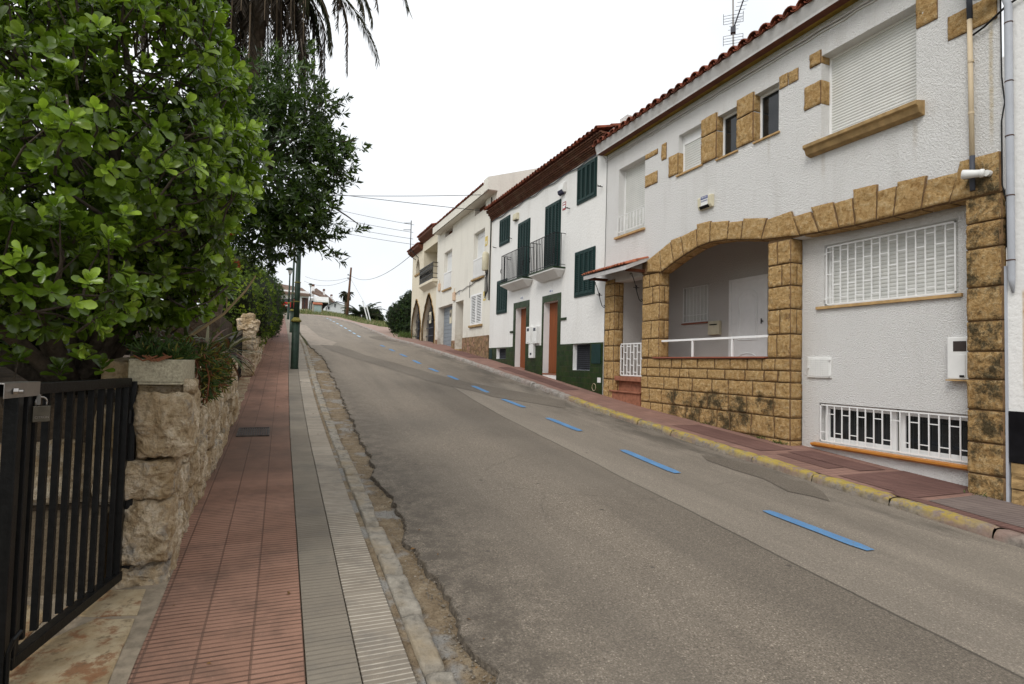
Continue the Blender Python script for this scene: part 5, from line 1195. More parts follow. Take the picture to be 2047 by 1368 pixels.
Rz=Matrix.Rotation(math.atan2(.04,.24)*-1+0,3,'Z'); m.v=[tuple(Matrix.Rotation(-.9,3,'Z')@Vector((p[0]*.5,p[1],0))+Vector((-.95,3.085,p[2]))) for p in m.v]; m.build('body',plain('aged_brass',(.10,.09,.07),.45,.6,.2,20),pl,bevel=.003)
m=M(); e=Matrix.Rotation(-.9,3,'Z'); m.tube([tuple(e@Vector((0,.02*math.cos(a),0))+Vector((-.95,3.085,-.232+z))) for a,z in [(math.pi,0),(math.pi,.02)]+[(math.pi*(1-i/8),.02+.02*math.sin(math.pi*i/8)) for i in range(9)]+[(0,.02),(0,0)]],.004,8); m.build('shackle',MT['steel'],pl,smooth=True)
ev=e@Vector((0,-1,0)); nn_=e@Vector((-1,0,0))
nf=-nn_ if (nn_).dot(Vector((.95,-3,0)))<0 else nn_
xa=Vector((0,0,1)).cross(nf).normalized()
rot=Matrix(((xa.x,0,nf.x,0),(xa.y,0,nf.y,0),(0,1,nf.z,0),(0,0,0,1)))
text('CITRON',.014,Vector((-.95,3.085,-.28))+nf*.0118,MT['steel'],pl,'engraving',.0003,rot)
# second gate
g2=thing('metal_gate',(-.85,13.2,-.5),'far black metal gate set between rubble walls beyond the planter','gate')
m=M()
for y,z in ((12.1,-.62),(12.2,-.6)): pass
m.bar((-.72,9.75,-.95),(-.72,9.75,.30),.06); m.bar((-.78,14.0,-.5),(-.78,14.0,.62),.05); m.bar((-.72,9.8,.27),(-.78,14.0,.58),.045); m.bar((-.72,9.8,-.75),(-.78,14.0,-.36),.045); m.build('frame',GB,g2)
m=M()
for k in range(30): t=(k+.5)/30; y=9.8+4.2*t; m.bar((-.72-.06*t,y,-.74+.38*t),(-.72-.06*t,y,.27+.30*t),.02)
m.build('bars',GB,g2)
m=M(); m.box(-1.4,-.62,9.7,14.0,-1.3,.75); 
bd=thing('garden_bank',(-1.2,13.1,-.9),'dark planted bank behind the far gate','bank'); m.v=[(p[0]-.35,p[1],p[2]) for p in m.v]; m.build('earth',MT['soil'],bd)
# concrete planter
pn=thing('concrete_planter',(-.66,4.15,-.17),'pale aggregate concrete trough on top of the rubble pier, overflowing with succulents','planter')
m=M(); m.box(-.80,-.525,3.88,4.42,-.17,-.155);m.box(-.80,-.525,3.88,3.91,-.155,-.02);m.box(-.80,-.525,4.39,4.42,-.155,-.02);m.box(-.80,-.77,3.91,4.39,-.155,-.02);m.box(-.555,-.525,3.91,4.39,-.155,-.02); m.build('trough',MT['planter'],pn,bevel=.006)
m=M(); m.box(-.77,-.555,3.91,4.39,-.1,-.045); m.build('earth',MT['soil'],pn)
m=M(); boulder(m,-.96,-.80,4.0,4.4,-.2,-.04,88,10); boulder(m,-.52,-.48,4.0,4.3,-.21,-.15,89,6); m.build('loose_stone',MT['rubble'],rw)
# ======== foliage ========
def leaves(name,pos,axis,nrm,L,Wd,tint,mat,parent,detail=2,fold=.18,curl=.12):
    n=len(pos); axis=axis/np.linalg.norm(axis,axis=1,keepdims=True); side=np.cross(axis,nrm); side/=np.linalg.norm(side,axis=1,keepdims=True)+1e-9; up_=np.cross(side,axis)
    if detail==2: # (along, across, lift)
        tp=[(0,0,0),(.34,-.27,fold*.8),(.36,0,0),(.34,.27,fold*.8),(.70,-.5,fold*1.1),(.72,0,0),(.70,.5,fold*1.1),(.92,-.34,fold*.7),(.92,.34,fold*.7),(1,0,-.0)]
        fc=[(0,2,1),(0,3,2),(1,2,5,4),(2,3,6,5),(4,5,9,7),(5,6,8,9)]
    elif detail==1:
        tp=[(0,0,0),(.5,-.5,fold),(.5,.5,fold),(1,0,0)]; fc=[(0,3,1),(0,2,3)]
    else: # blade
        tp=[(0,-.3,0),(0,.3,0),(.4,-.5,0.1),(.4,.5,.1),(.75,-.35,.2),(.75,.35,.2),(1,0,.1)]; fc=[(0,1,3,2),(2,3,5,4),(4,5,6)]
    K=len(tp); V=np.zeros((n,K,3))
    for k,(a,b,c) in enumerate(tp):
        drop=-curl*a*a
        V[:,k]=pos+axis*(a*L)[:,None]+side*(b*Wd)[:,None]+up_*((c*Wd)+(drop*L))[:,None]
    V=V.reshape(-1,3); root=ROOT.get(parent.name,Vector((0,0,0))); V=V-np.array(root)
    me=bpy.data.meshes.new(name); me.vertices.add(len(V)); me.vertices.foreach_set('co',V.ravel())
    loops=[];starts=[];tot=[];s=0
    base=np.arange(n)*K; FI=np.concatenate([np.array(f) for f in fc]); lt=np.array([len(f) for f in fc])
    LI=(base[:,None]+FI[None,:]).ravel(); LT=np.tile(lt,n); LS=np.concatenate([[0],np.cumsum(LT)[:-1]])
    me.loops.add(len(LI)); me.loops.foreach_set('vertex_index',LI.astype(np.int32)); me.polygons.add(len(LT)); me.polygons.foreach_set('loop_start',LS.astype(np.int32)); me.polygons.foreach_set('loop_total',LT.astype(np.int32))
    ca=me.color_attributes.new('tint','FLOAT_COLOR','POINT'); T4=np.ones((n,K,4)); T4[:,:,:3]=tint[:,None,:]; ca.data.foreach_set('color',T4.ravel())
    me.update(); me.validate(); me.materials.append(mat); me.polygons.foreach_set('use_smooth',np.full(len(LT),detail==2))
    o=lk(bpy.data.objects.new(name,me)); o.parent=parent; ROOT[o.name]=root; return o
def rosettes(C,Dr,nl,L,W,spread=(35,85),tint=None,young=None,seed=0):
    r=np.random.default_rng(seed); P=[];A=[];Nn=[];LL=[];WW=[];TT=[]
    for i in range(len(C)):
        d=Dr[i]/np.linalg.norm(Dr[i]); a=np.cross(d,[.3,.2,1]); a/=np.linalg.norm(a)+1e-9; b=np.cross(d,a); k=r.integers(nl[0],nl[1]+1); ph=r.uniform(0,6.28)
        bt=tint[i]
        for j in range(k):
            f=j/k; t=ph+j*2.4; el=math.radians(spread[0]+(spread[1]-spread[0])*f+r.uniform(-10,10))
            rad=a*math.cos(t)+b*math.sin(t); ax=d*math.cos(el)+rad*math.sin(el)+np.array([0,0,r.uniform(-.15,.1)]); nm=d*math.sin(el)-rad*math.cos(el)+r.normal(0,.18,3)
            P.append(C[i]-d*(.05*f*L/.08)+r.normal(0,.004,3)); A.append(ax); Nn.append(nm); s=r.uniform(.6,1.25)*(.75 if f<.25 else 1); LL.append(L*s); WW.append(W*s)
            q=bt*r.uniform(.75,1.25); 
            if young is not None and young[i] and f<.6: q=np.array([.30,.43,.05])*r.uniform(.7,1.3)
            TT.append(q)
    return [np.array(x) for x in (P,A,Nn,LL,WW,TT)]
def sample_blob(c,r,n,lo=.72,rg_=rng,keep=None,up=.35,noisef=.12):
    C=[];Dd=[]
    while len(C)<n:
        v=rg_.normal(0,1,3); v/=np.linalg.norm(v); q=rg_.uniform(lo**3,1.)**(1/3.); bump=1+noisef*N(v[0]*2+c[0],v[1]*2+c[1],v[2]*2,1.6)+.08*N(v[0]*6,v[1]*6+c[0],v[2]*6)
        p=np.array(c)+v*np.array(r)*q*bump
        if keep is not None and not keep(p): continue
        C.append(p); d=v/np.array(r); d/=np.linalg.norm(d); Dd.append(d+np.array([0,0,up])+rg_.normal(0,.28,3))
    return C,Dd
def branches(m,base,tips,r0,seed,mid=None,bend=.25,rt=.006):
    r=random.Random(seed)
    for i,t in enumerate(tips):
        b=Vector(base)+Vector((r.uniform(-.06,.06),r.uniform(-.06,.06),0)); t=Vector(t); P=[];n=7
        off=Vector((r.uniform(-1,1),r.uniform(-1,1),r.uniform(-.2,.8)))*bend*(t-b).length*.5
        for k in range(n+1):
            f=k/n; P.append(b.lerp(t,f)+off*math.sin(math.pi*f)+Vector((N(f*3,i,seed),N(f*3,i+9,seed),N(f*3,i+5,seed)))*.07*(t-b).length*(0<f<1))
        m.tube(P,[r0*(1-f/n)+rt for f in range(n+1)],7)
# --- big glossy leaved shrub on the left ---
sh=thing('glossy_shrub',(-1.2,4.5,-.3),'large broad leaved shrub with glossy green rosettes overhanging the near gate','shrub')
blobs=[((-1.08,4.25,1.25),(.98,1.25,1.15),980),((-.75,4.5,1.1),(.62,.9,.85),420),((-.85,4.3,2.0),(.62,.8,.6),300),((-2.05,3.9,1.2),(1.0,1.2,1.25),430),((-1.45,5.1,1.95),(1.15,1.3,1.05),330),((-1.2,3.35,.35),(.62,.42,.42),110),((-1.05,3.7,2.35),(.75,.8,.5),150),((-2.9,4.6,1.5),(1.2,1.4,1.4),160),((-1.75,3.2,.6),(.7,.5,.55),110),((-.62,4.6,.45),(.45,.55,.38),90)]
Cs=[];Ds=[]
def edge_s(e): return float(np.interp(e,[-.05,.05,.12,.18,.25,.29,.37,.45,.52,.62],[-.15,-.10,-.055,-.07,-.035,-.012,-.03,-.055,-.085,-.10]))
def vis(p):
    e=p[2]/p[1]
    if p[2]<-.12 or p[1]<2.75: return False
    if p[0]/p[1]>edge_s(e)-.012: return False
    if .33<e<.52 and -.24<p[0]/p[1]<-.13 and rng.random()<.72: return False
    if e>.40 and rng.random()<.3: return False
    return True
for c,r,n in blobs:
    a,b=sample_blob(c,r,int(n*1.45),.62,keep=vis); Cs+=a; Ds+=b
for px_ in [(-1.25,3.12,-.06),(-1.08,3.2,-.02),(-.95,3.3,-.07),(-1.35,3.0,.0),(-.86,3.62,-.06),(-1.16,3.05,.1),(-.9,3.45,-.0)]: Cs.append(np.array(px_)); Ds.append(np.array([.1,-.5,.9]))
Cs=np.array(Cs);Ds=np.array(Ds); tn=np.array([[.115,.19,.016]]*len(Cs))*rng.uniform(.4,1.4,(len(Cs),1))
yg=(rng.random(len(Cs))<np.clip(.18+.3*Cs[:,2],.1,.75))
dat=rosettes(Cs,Ds,(8,13),.073,.038,(18,76),tn,yg,1); leaves('foliage',*dat,MT['leaf'],sh,2)
m=M(); tips=[(-.5,4.0,1.6),(-.9,3.6,2.2),(-1.5,3.4,1.9),(-2.0,3.7,1.6),(-1.2,5.0,2.6),(-.6,4.8,1.2),(-2.3,4.4,2.2),(-1.0,3.4,.8),(-1.7,3.3,1.0),(-.45,4.3,.8),(-1.6,4.2,2.4),(-2.4,3.5,1.1)]
branches(m,(-1.25,4.6,-.3),tips,.05,5); branches(m,(-2.1,4.7,-.3),[(-2.5,3.8,2.0),(-1.9,3.5,1.5),(-1.4,3.7,2.5),(-2.9,4.2,1.9)],.06,8)
rr_=random.Random(3)
for i in range(0,len(Cs),4):
    p=Vector(Cs[i]); d=Vector(Ds[i]).normalized(); q=p-d*rr_.uniform(.18,.4)+Vector((rr_.uniform(-.08,.08),rr_.uniform(-.05,.12),rr_.uniform(-.12,.02))); m.tube([p-d*.02,(p+q)/2+Vector((rr_.uniform(-.03,.03),0,rr_.uniform(-.03,.03))),q],[.003,.005,.007],5,False)
m.build('branches',MT['trunk'],sh,smooth=True)
# --- dark tree over the pavement ---
tr=thing('overhanging_tree',(-1.2,7.4,-.2),'dark leafy tree leaning over the pavement in front of the green lamp post','tree')
Cs=[];Ds=[]
for c,r,n in [((-.15,7.2,2.15),(.82,.9,.8),520),((.08,7.1,3.0),(.50,.7,.5),210),((-.45,7.4,2.95),(.7,.9,.6),330),((.22,7.0,1.70),(.46,.5,.42),260),((.42,7.0,2.45),(.38,.5,.42),200),((-1.3,7.5,2.4),(.9,1.,.9),330),((-.25,7.2,1.45),(.5,.5,.40),260)]:
    a,b=sample_blob(c,r,n,.35,up=.1,noisef=.25); Cs+=a;Ds+=b
lim=[(.55,7,1.45,.92,6.9,1.62),(.5,7,2.35,.86,6.9,2.62),(.45,7,2.0,.76,6.9,2.15),(.2,7,3.4,.2,7,3.75),(.4,7.,2.9,.62,6.9,3.1),(.35,7,1.3,.7,6.9,1.22),(-.1,7.1,3.4,-.22,7,3.62)]
for a in lim:
    for k in range(9): f=k/8; Cs.append(np.array([a[0]+(a[3]-a[0])*f+rng.normal(0,.03),a[1]+rng.normal(0,.05),a[2]+(a[5]-a[2])*f+rng.normal(0,.03)])); Ds.append(np.array([a[3]-a[0]+.1,-.1,a[5]-a[2]+.15])+rng.normal(0,.15,3))
Cs=np.array(Cs);Ds=np.array(Ds); tn=np.array([[.034,.062,.013]]*len(Cs))*rng.uniform(.6,1.7,(len(Cs),1)); yg=np.zeros(len(Cs),bool); top=rng.random(len(Cs))<.22; tn[top]=[.085,.14,.02]
dat=rosettes(Cs,Ds,(7,10),.10,.034,(15,80),tn,yg,2); leaves('crown',*dat,MT['leaf'],tr,1,.12,.15)
m=M(); m.tube([(-1.5,7.7,-.3),(-1.45,7.65,.6),(-1.3,7.6,1.3),(-1.15,7.5,1.9)],[.09,.075,.065,.055],9); branches(m,(-1.15,7.5,1.85),[(-.3,7.2,2.6),(.2,7.1,2.2),(-.6,7.4,3.2),(.4,7,2.7),(-1.4,7.6,2.9),(.1,7.1,3.3)],.035,12,bend=.15); branches(m,(-.2,7.2,2.3),[(a[3]-.1,a[4],a[5]) for a in lim],.015,14)
m.build('trunk',MT['trunk'],tr,smooth=True)
# --- palm ---
pm=thing('date_palm',(-1.1,10.2,-.6),'tall palm with a skirt of drooping dead brown fronds above the shrub','palm')
m=M(); m.tube([(-1.15+.05*math.sin(i)+.07*i,10.2,-.6+i*.71) for i in range(11)],[.11+.015*(i%2) for i in range(11)],14); m.build('trunk',MT['palm_trunk'],pm,smooth=True)
P=[];A=[];Nn=[];LL=[];WW=[];TT=[]; stems=M(); pr=np.random.default_rng(5)
cen=np.array([-.82,10.1,6.6])
def frond(az,up0,droop,Lf,tint,dens=90,lw=.016,ll=.36,cn=cen):
    h=np.array([math.cos(az),math.sin(az),0]); pts=[];p=cn+h*.15; el=up0
    n=16
    for k in range(n+1):
        pts.append(p.copy()); p=p+(h*math.cos(el)+np.array([0,0,math.sin(el)]))*Lf/n; el=max(-1.53,el-droop/n)
    stems.tube([tuple(q) for q in pts],[.022*(1-k/n)+.004 for k in range(n+1)],5,False)
    for j in range(dens):
        f=.12+.88*j/dens; i=min(n-1,int(f*n)); q=pts[i]+(pts[i+1]-pts[i])*(f*n-i); ax=(pts[i+1]-pts[i]); ax/=np.linalg.norm(ax); sd_=np.cross(ax,[0,0,1.]); sd_/=np.linalg.norm(sd_)+1e-6
        for s in (-1,1):
            d=ax*.85+sd_*s*pr.uniform(.35,.7)+np.array([0,0,-.25])+pr.normal(0,.08,3); P.append(q);A.append(d);Nn.append(np.cross(d,ax)*s+pr.normal(0,.2,3)); LL.append(ll*(1-.65*f)*pr.uniform(.8,1.1)+.05);WW.append(lw); TT.append(np.array(tint)*pr.uniform(.6,1.3))
for k in range(96):
    az=pr.uniform(0,6.28); frond(az,pr.uniform(-.7,.8),pr.uniform(2.0,2.9),pr.uniform(2.0,3.0),(.075,.058,.048),70,.016,.34)
for az,u,dr,Lf in [(-.25,.5,2.0,2.6),(-.5,.35,1.9,2.7),(-.05,.2,2.1,2.1),(-.8,.5,2.0,3.0),(.1,.0,1.8,1.9),(-1.0,.1,1.8,2.6),(.4,.6,1.9,3.),(-1.3,.5,1.9,3.),(2.,.5,1.9,3.),(3.,.5,1.9,3.),(-2.2,.5,1.9,3.),(-.35,-.1,1.6,2.3),(-.15,.9,2.3,3.3)]:
    frond(az,u,dr,Lf,(.05,.055,.028),85,.017,.42)
leaves('fronds',*[np.array(x) for x in (P,A,Nn,LL,WW,TT)],MT['dry'],pm,1,.1,.2); stems.build('frond_stems',plain('frond_stem',(.16,.12,.08),.8),pm)
# --- clipped hedges along the far wall ---
def hedge(name,label,bl,n,L,tint,seed,detail=1,core=True,cat='hedge',yf=.2,group=None,mat='leaf_dull'):
    c0=bl[0][0]; h=thing(name,(c0[0],c0[1],g(c0[1])),label,cat,group); Cs=[];Ds=[]
    r=np.random.default_rng(seed)
    for c,rd in bl:
        a,b=sample_blob(c,rd,int(n*rd[0]*rd[2]+n*.15),.8,r,keep=lambda p:p[2]>terr(p[0],p[1])+.02,noisef=.14); Cs+=a;Ds+=b
    Cs=np.array(Cs);Ds=np.array(Ds); tn=np.array([tint]*len(Cs))*r.uniform(.55,1.5,(len(Cs),1)); yg=r.random(len(Cs))<yf; tn[yg]=np.array(tint)*[2.4,2.0,1.1]
    dat=rosettes(Cs,Ds,(6,8),L,L*.5,(20,85),tn,np.zeros(len(Cs),bool),seed); leaves('crown',*dat,MT[mat],h,detail)
    m=M()
    for i,(c,rd) in enumerate(bl): branches(m,(c[0],c[1],g(c[1])-.1),[(c[0]+rd[0]*.4*math.cos(k),c[1]+rd[1]*.4*math.sin(k),c[2]+rd[2]*.3) for k in range(5)],.04,seed+i)
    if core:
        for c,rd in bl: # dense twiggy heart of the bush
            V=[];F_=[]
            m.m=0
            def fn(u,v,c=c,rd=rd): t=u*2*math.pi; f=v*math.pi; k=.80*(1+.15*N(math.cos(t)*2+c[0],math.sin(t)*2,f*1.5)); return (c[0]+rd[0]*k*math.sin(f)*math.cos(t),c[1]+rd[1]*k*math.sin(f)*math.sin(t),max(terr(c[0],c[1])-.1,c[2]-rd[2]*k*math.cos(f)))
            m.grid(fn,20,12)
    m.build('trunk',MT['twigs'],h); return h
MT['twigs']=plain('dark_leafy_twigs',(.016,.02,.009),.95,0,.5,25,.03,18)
hedge('clipped_hedge','yellowish green clipped hedge spilling over the wall just past the pier',[((-.72,17.2,1.35),(.66,1.7,1.15)),((-.95,15.4,1.35),(.52,1.,.72)),((-1.3,17.6,2.3),(.9,1.8,.8))],1700,.055,(.11,.17,.02),31)
hedge('clipped_hedge','tall rounded dark hedge farther up the pavement, beyond the yellowish one',[((-.66,21.6,1.85),(.80,2.,1.35)),((-.66,24.8,2.15),(.86,2.,1.35)),((-1.6,19.8,2.4),(1.0,1.6,1.2))],1500,.06,(.035,.07,.013),32)
hedge('clipped_hedge','small round dark bush at the pavement edge nearest the red car',[((-.50,28.5,1.75),(.62,1.8,.95)),((-1.2,31,2.4),(1.,2.5,1.3))],1200,.06,(.02,.042,.01),33)
hedge('backing_bush','dark garden bush added behind the shrub to deepen its shade',[((-3.4,6.2,.6),(1.3,1.5,1.2)),((-4.8,4.2,.4),(1.5,1.2,1.5)),((-2.6,8.6,.7),(1.0,1.2,1.0))],420,.09,(.022,.045,.012),35,cat='bush')  # backing bushes added to keep the space under the shrub dark
# --- ice plant & aloe ---
ip=thing('ice_plant',(-.65,4.3,-.05),'fleshy ice plant with green and red tinged fingers hanging from the concrete trough','succulent')
P=[];A=[];Nn=[];LL=[];WW=[];TT=[]; r=np.random.default_rng(9); st=M()
def fingers(p,d,n,L,red):
    for _ in range(n):
        ax=d+r.normal(0,.55,3); P.append(p+r.normal(0,.012,3));A.append(ax);Nn.append(r.normal(0,1,3));LL.append(L*r.uniform(.6,1.2));WW.append(.011*r.uniform(.8,1.2)); TT.append(np.array([.20,.07,.03]) if r.random()<red*.28 else np.array([.22,.19,.035]) if r.random()<red*.4 else np.array([.055,.10,.025])*r.uniform(.6,1.4))
for i in range(110):
    p=np.array([r.uniform(-.80,-.56),r.uniform(3.95,4.42),r.uniform(-.03,.04)]); fingers(p,np.array([r.normal(0,.3),-.3,1.]),7,.075,.15)
for i in range(24):
    p=np.array([r.uniform(-.56,-.46),r.uniform(4.25,5.7),.02]); L=r.uniform(.08,.36); k=int(L/.03)
    for j in range(k):
        q=p+np.array([.03*math.sin(j*.3),r.normal(0,.004),-j*.03]); q[0]=max(q[0],-.53)+.03; fingers(q,np.array([.7,-.4,-.25]),5,.07,.75)
    st.tube([tuple(p),(p[0]+.04,p[1],p[2]-L*.5),(p[0]+.03,p[1],p[2]-L)],.005,5,False)
for i in range(4):
    p=np.array([r.uniform(-.8,-.7),3.88,.0]); st.tube([tuple(p),(p[0]+.05,3.86,-.03),(p[0]+.12,3.87,.0)],.005,5,False)
for i in range(150):
    p=np.array([r.uniform(-.85,-.5),r.uniform(4.4,7.5),r.uniform(-.1,.08)]); fingers(p,np.array([.3,-.3,.8]),6,.08,.5)
D_=[np.array(x) for x in (P,A,Nn,LL,WW,TT)]; leaves('leaves',*D_,MT['leaf_dull'],ip,2,.45,.25); st.build('stems',plain('red_stem',(.2,.08,.04),.7),ip)
al=thing('flowering_aloe',(-.6,6.6,-.1),'aloe with long striped reddish leaves and orange flower heads beside the shrub','succulent')
P=[];A=[];Nn=[];LL=[];WW=[];TT=[]
for (cx_,cy_,cz_,n,L) in [(-.62,6.0,.05,34,.42),(-.55,7.2,.05,34,.45),(-.7,5.2,.1,26,.36),(-.62,8.6,.12,30,.42)]:
    for _ in range(n):
        az=r.uniform(0,6.28); e=r.uniform(-.35,1.2); P.append(np.array([cx_,cy_,cz_])); A.append(np.array([math.cos(az)*math.cos(e),math.sin(az)*math.cos(e),math.sin(e)])); Nn.append(np.array([0,0,1.])+r.normal(0,.2,3)); LL.append(L*r.uniform(.6,1.1)); WW.append(.03); TT.append([np.array([.14,.055,.04]),np.array([.07,.09,.03]),np.array([.16,.14,.05]),np.array([.22,.20,.12])][r.integers(0,4)]*r.uniform(.6,1.2))
leaves('leaves',*[np.array(x) for x in (P,A,Nn,LL,WW,TT)],MT['leaf_dull'],al,0,.3,.5)
m=M(); m.tube([(-.7,5.0,.1),(-.62,5.05,.18),(-.42,5.1,.35),(-.27,5.12,.55),(-.20,5.13,.68)],[.014,.012,.010,.008,.006],6); m.tube([(-.40,5.1,.37),(-.405,5.1,.5),(-.41,5.1,.6)],.005,5); m.build('flower_stalks',plain('pale_stem',(.32,.24,.13),.8),al)
for (fx,fy,fz) in [(-.40,4.75,.92),(-.48,4.8,.69),(-.35,4.8,.70)]:
    P=[];A=[];Nn=[];LL=[];WW=[];TT=[]
    for _ in range(70): v=r.normal(0,1,3); v[2]=abs(v[2])*.3; P.append(np.array([fx,fy,fz])+r.normal(0,.012,3));A.append(v);Nn.append(r.normal(0,1,3));LL.append(.06*r.uniform(.5,1.2));WW.append(.009);TT.append(np.array([.48,.10,.035])*r.uniform(.6,1.2))
    leaves('flower_head',*[np.array(x) for x in (P,A,Nn,LL,WW,TT)],MT['leaf_dull'],al,2,.3,.3)
# gravel crumbs along the broken asphalt edge
r=np.random.default_rng(77); m=M()
for _ in range(1500):
    y=2.2+r.random()**1.6*20; x=xleft(y)-abs(r.normal(0,.06))+r.normal(0,.03); s_=r.uniform(.003,.011)*(1+(y>8)*.3); z=(g(y)-.062 if x<xleft(y) else zroad(x,y)+.004)
    p=[(x+s_*r.uniform(.6,1.2)*a,y+s_*r.uniform(.6,1.2)*b,z+s_*r.uniform(.4,1)*c) for a,b,c in ((1,0,0),(0,1,0),(-1,0,0),(0,-1,0),(0,0,1))]
    m.add(p,[(0,1,4),(1,2,4),(2,3,4),(3,0,4)])
m.build('loose_gravel',plain('gravel_crumbs',(.17,.145,.115),.95,0,.6,60),kind='stuff',label='loose grit and asphalt crumbs along the left edge of the road',cat='gravel')
# ======== lamp posts ========
def lamp(loc,label,h=3.9,rb=.095,rt_=.062,full=True):
    t_=thing('street_lamp',loc,label,'street lamp','green street lamps along the left pavement'); x,y,z=loc
    m=M(); m.lathe((x,y,z),[(rb+.006,-.2),(rb+.006,.02),(rb,.06),(rb,1.23)],20); m.lathe((x,y,z),[(rt_+.01,1.28),(rt_+.008,2.2),(rt_,2.21),(rt_*.8,h-.4)],20); m.build('pole',MT['green_metal'],t_,smooth=True)
    m=M(); m.lathe((x,y,z),[(rb,1.2),(rb+.035,1.215),(rb+.035,1.25),(rb+.008,1.27),(rt_+.012,1.32)],20); m.build('collar',MT['green_ring'],t_,smooth=True)
    m=M()
    for zz in (1.72,2.22): m.lathe((x,y,z),[(rt_+.016,zz),(rt_+.02,zz+.01),(rt_+.016,zz+.025)],20)
    m.build('band',MT['green_ring'],t_)
    m=M(); zt=z+h
    for a in range(3): t=a*2.09; m.tube([(x+.04*math.cos(t),y+.04*math.sin(t),zt-.42),(x+.14*math.cos(t),y+.14*math.sin(t),zt-.25),(x+.2*math.cos(t),y+.2*math.sin(t),zt-.05)],.012,5)
    m.lathe((x,y,z),[(.07,h-.45),(.075,h-.40),(.05,h-.38)],14); m.build('lamp_bracket',MT['green_metal'],t_)
    m=M(); m.lathe((x,y,zt),[(.29,-.06),(.31,-.05),(.27,.03),(.18,.1),(.06,.135),(.02,.15)],20); m.build('lamp_shade',MT['green_metal'],t_,smooth=True)
    m=M(); m.lathe((x,y,zt),[(.08,-.38),(.14,-.2),(.17,-.06)],14); m.build('lamp_glass',MT['slat'],t_,smooth=True); return t_
lamp((.39,15.74,g(15.74)),'nearest green lamp post, thick base with olive collar on the left pavement',4.4)
lamp((.61,34.5,g(34.5)),'second green lamp post, thin behind the nearest one',5.2)
lamp((.58,47.3,g(47.3)),'slim green lamp with visible mushroom shade left of the others')
t_=lamp((3.82,85,terr(3.82,85)-.1),'distant thin street lamp on the grass in front of the white terrace',3.9,.06,.045)
# ======== red car ========
car=thing('parked_car',(.6,63,4.7),'red parked car seen from behind at the top of the hill','car')
zc=g(63)+.0; x0=-.25;x1=1.45
prof=[(0,.35),(0,.95),(.12,1.02),(.55,1.42),(1.9,1.45),(2.6,1.0),(3.7,.88),(3.9,.6),(3.9,.3)]
m=M(); 
def carx(pr_,ins): 
    n=len(pr_); mm=(x0+x1)/2; V=[];
    for s in (x0,x1):
        for (yy,zz) in pr_: k=ins if zz>1.05 else 0; V.append((s+(k if s==x0 else -k),62+yy,zc+zz))
    m.add(V,[tuple(range(n)),tuple(range(2*n-1,n-1,-1))]+[(i,n+i,n+(i+1)%n,(i+1)%n) for i in range(n)])
carx(prof,.16); m.build('body',MT['red_car'],car,bevel=.05)
m=M(); m.quad((x0+.2,62.11,zc+1.04),(x1-.2,62.11,zc+1.04),(x1-.3,62.5,zc+1.39),(x0+.3,62.5,zc+1.39)); m.v=[(p[0],p[1]-.02,p[2]+.01) for p in m.v]; m.build('rear_window',MT['glass'],car)
for s in (x0+.14,x1-.14):
    w=M(); w.tube([(s-.1,62.75,zc+.3),(s+.1,62.75,zc+.3)],.3,18); w.build('wheel',MT['dark'],car); w=M(); w.tube([(s-.1,65.1,zc+.3),(s+.1,65.1,zc+.3)],.3,18); w.build('wheel',MT['dark'],car)
for s in (x0+.05,x1-.25): w=M(); w.box(s,s+.2,61.97,62.05,zc+.72,zc+.95); w.build('tail_light',plain('tail_light',(.45,.03,.02),.3),car)
w=M(); w.box(x0+.02,x1-.02,61.93,62.05,zc+.3,zc+.5); w.build('bumper',MT['dark'],car,bevel=.02); w=M(); w.box(.35,.85,61.95,61.99,zc+.6,zc+.72); w.build('number_plate',MT['white_paint'],car)
# ======== far buildings on the hill ========
def PX(px,py,Y): # measured bearings turned to metres on the hill
    d=Rm@np.array([px-1023.5,py-684,FPX]); return (d[0]/d[1]*Y,d[2]/d[1]*Y)
zb=terr(4,92)-.6
th=thing('terrace_house',(3,95,zb),'white terrace house with louvred dark windows and red roof behind the grass bank','house')
Y=95.
def rect(m,pxa,pxb,pya,pyb,Y0,Y1): a=PX(pxa,pyb,Y0);b=PX(pxb,pya,Y0); m.box(a[0],b[0],Y0,Y1,a[1],b[1]); return a,b
m=M(); rect(m,540,618,583,624,Y,Y+8); m.build('wall',MT['white_paint'],th)
m=M()
for pa_,pb_ in ((581,592),(603,608.5),(609.5,616)):
    a=PX(pa_,618,Y-.05);b=PX(pb_,596,Y-.05); n=12
    for k in range(n): z=a[1]+(b[1]-a[1])*k/n; m.box(a[0],b[0],Y-.09,Y-.04,z,z+(b[1]-a[1])/n*.55)
lw=m.build('shutter',MT['soffit_brown'],th)
m=M()
for pa_,pb_ in ((581,592),(603,616)): rect(m,pa_,pb_,596,618,Y-.03,Y-.01)
m.build('window',MT['glass'],th)
m=M(); a=PX(560,588,Y-.6);b=PX(622,583,Y-.6); c=PX(600,574,Y+3)
m.add([(a[0]-4,Y-.7,PX(560,586,Y)[1]+.3),(b[0],Y-.7,PX(622,590,Y)[1]),(PX(600,576,Y+4)[0]+.3,Y+5,PX(600,574,Y+4)[1]),(a[0]-4,Y+5,PX(560,560,Y+4)[1])],[(0,1,2,3)]); 
V=m.v[:]; m.add([(p[0],p[1],p[2]-.35) for p in V],[(3,2,1,0)]); m.add([],[(0,4,5,1),(1,5,6,2)]) if 0 else m.f.extend([(0,4,5,1),(1,5,6,2),(2,6,7,3),(3,7,4,0)]); m.mi.extend([0]*4)
m.build('roof',MT['tilered2'] if 'tilered2' in MT else plain('weathered_roof',(.155,.105,.08),.9,0,.3,3),th)
m=M(); rect(m,622,629,573,592,Y+3,Y+4); ch=m.build('chimney',MT['white_paint'],th); m=M(); rect(m,622,629,568.5,573,Y+3.02,Y+3.98); m.build('chimney_pot',MT['soffit_brown'],ch)
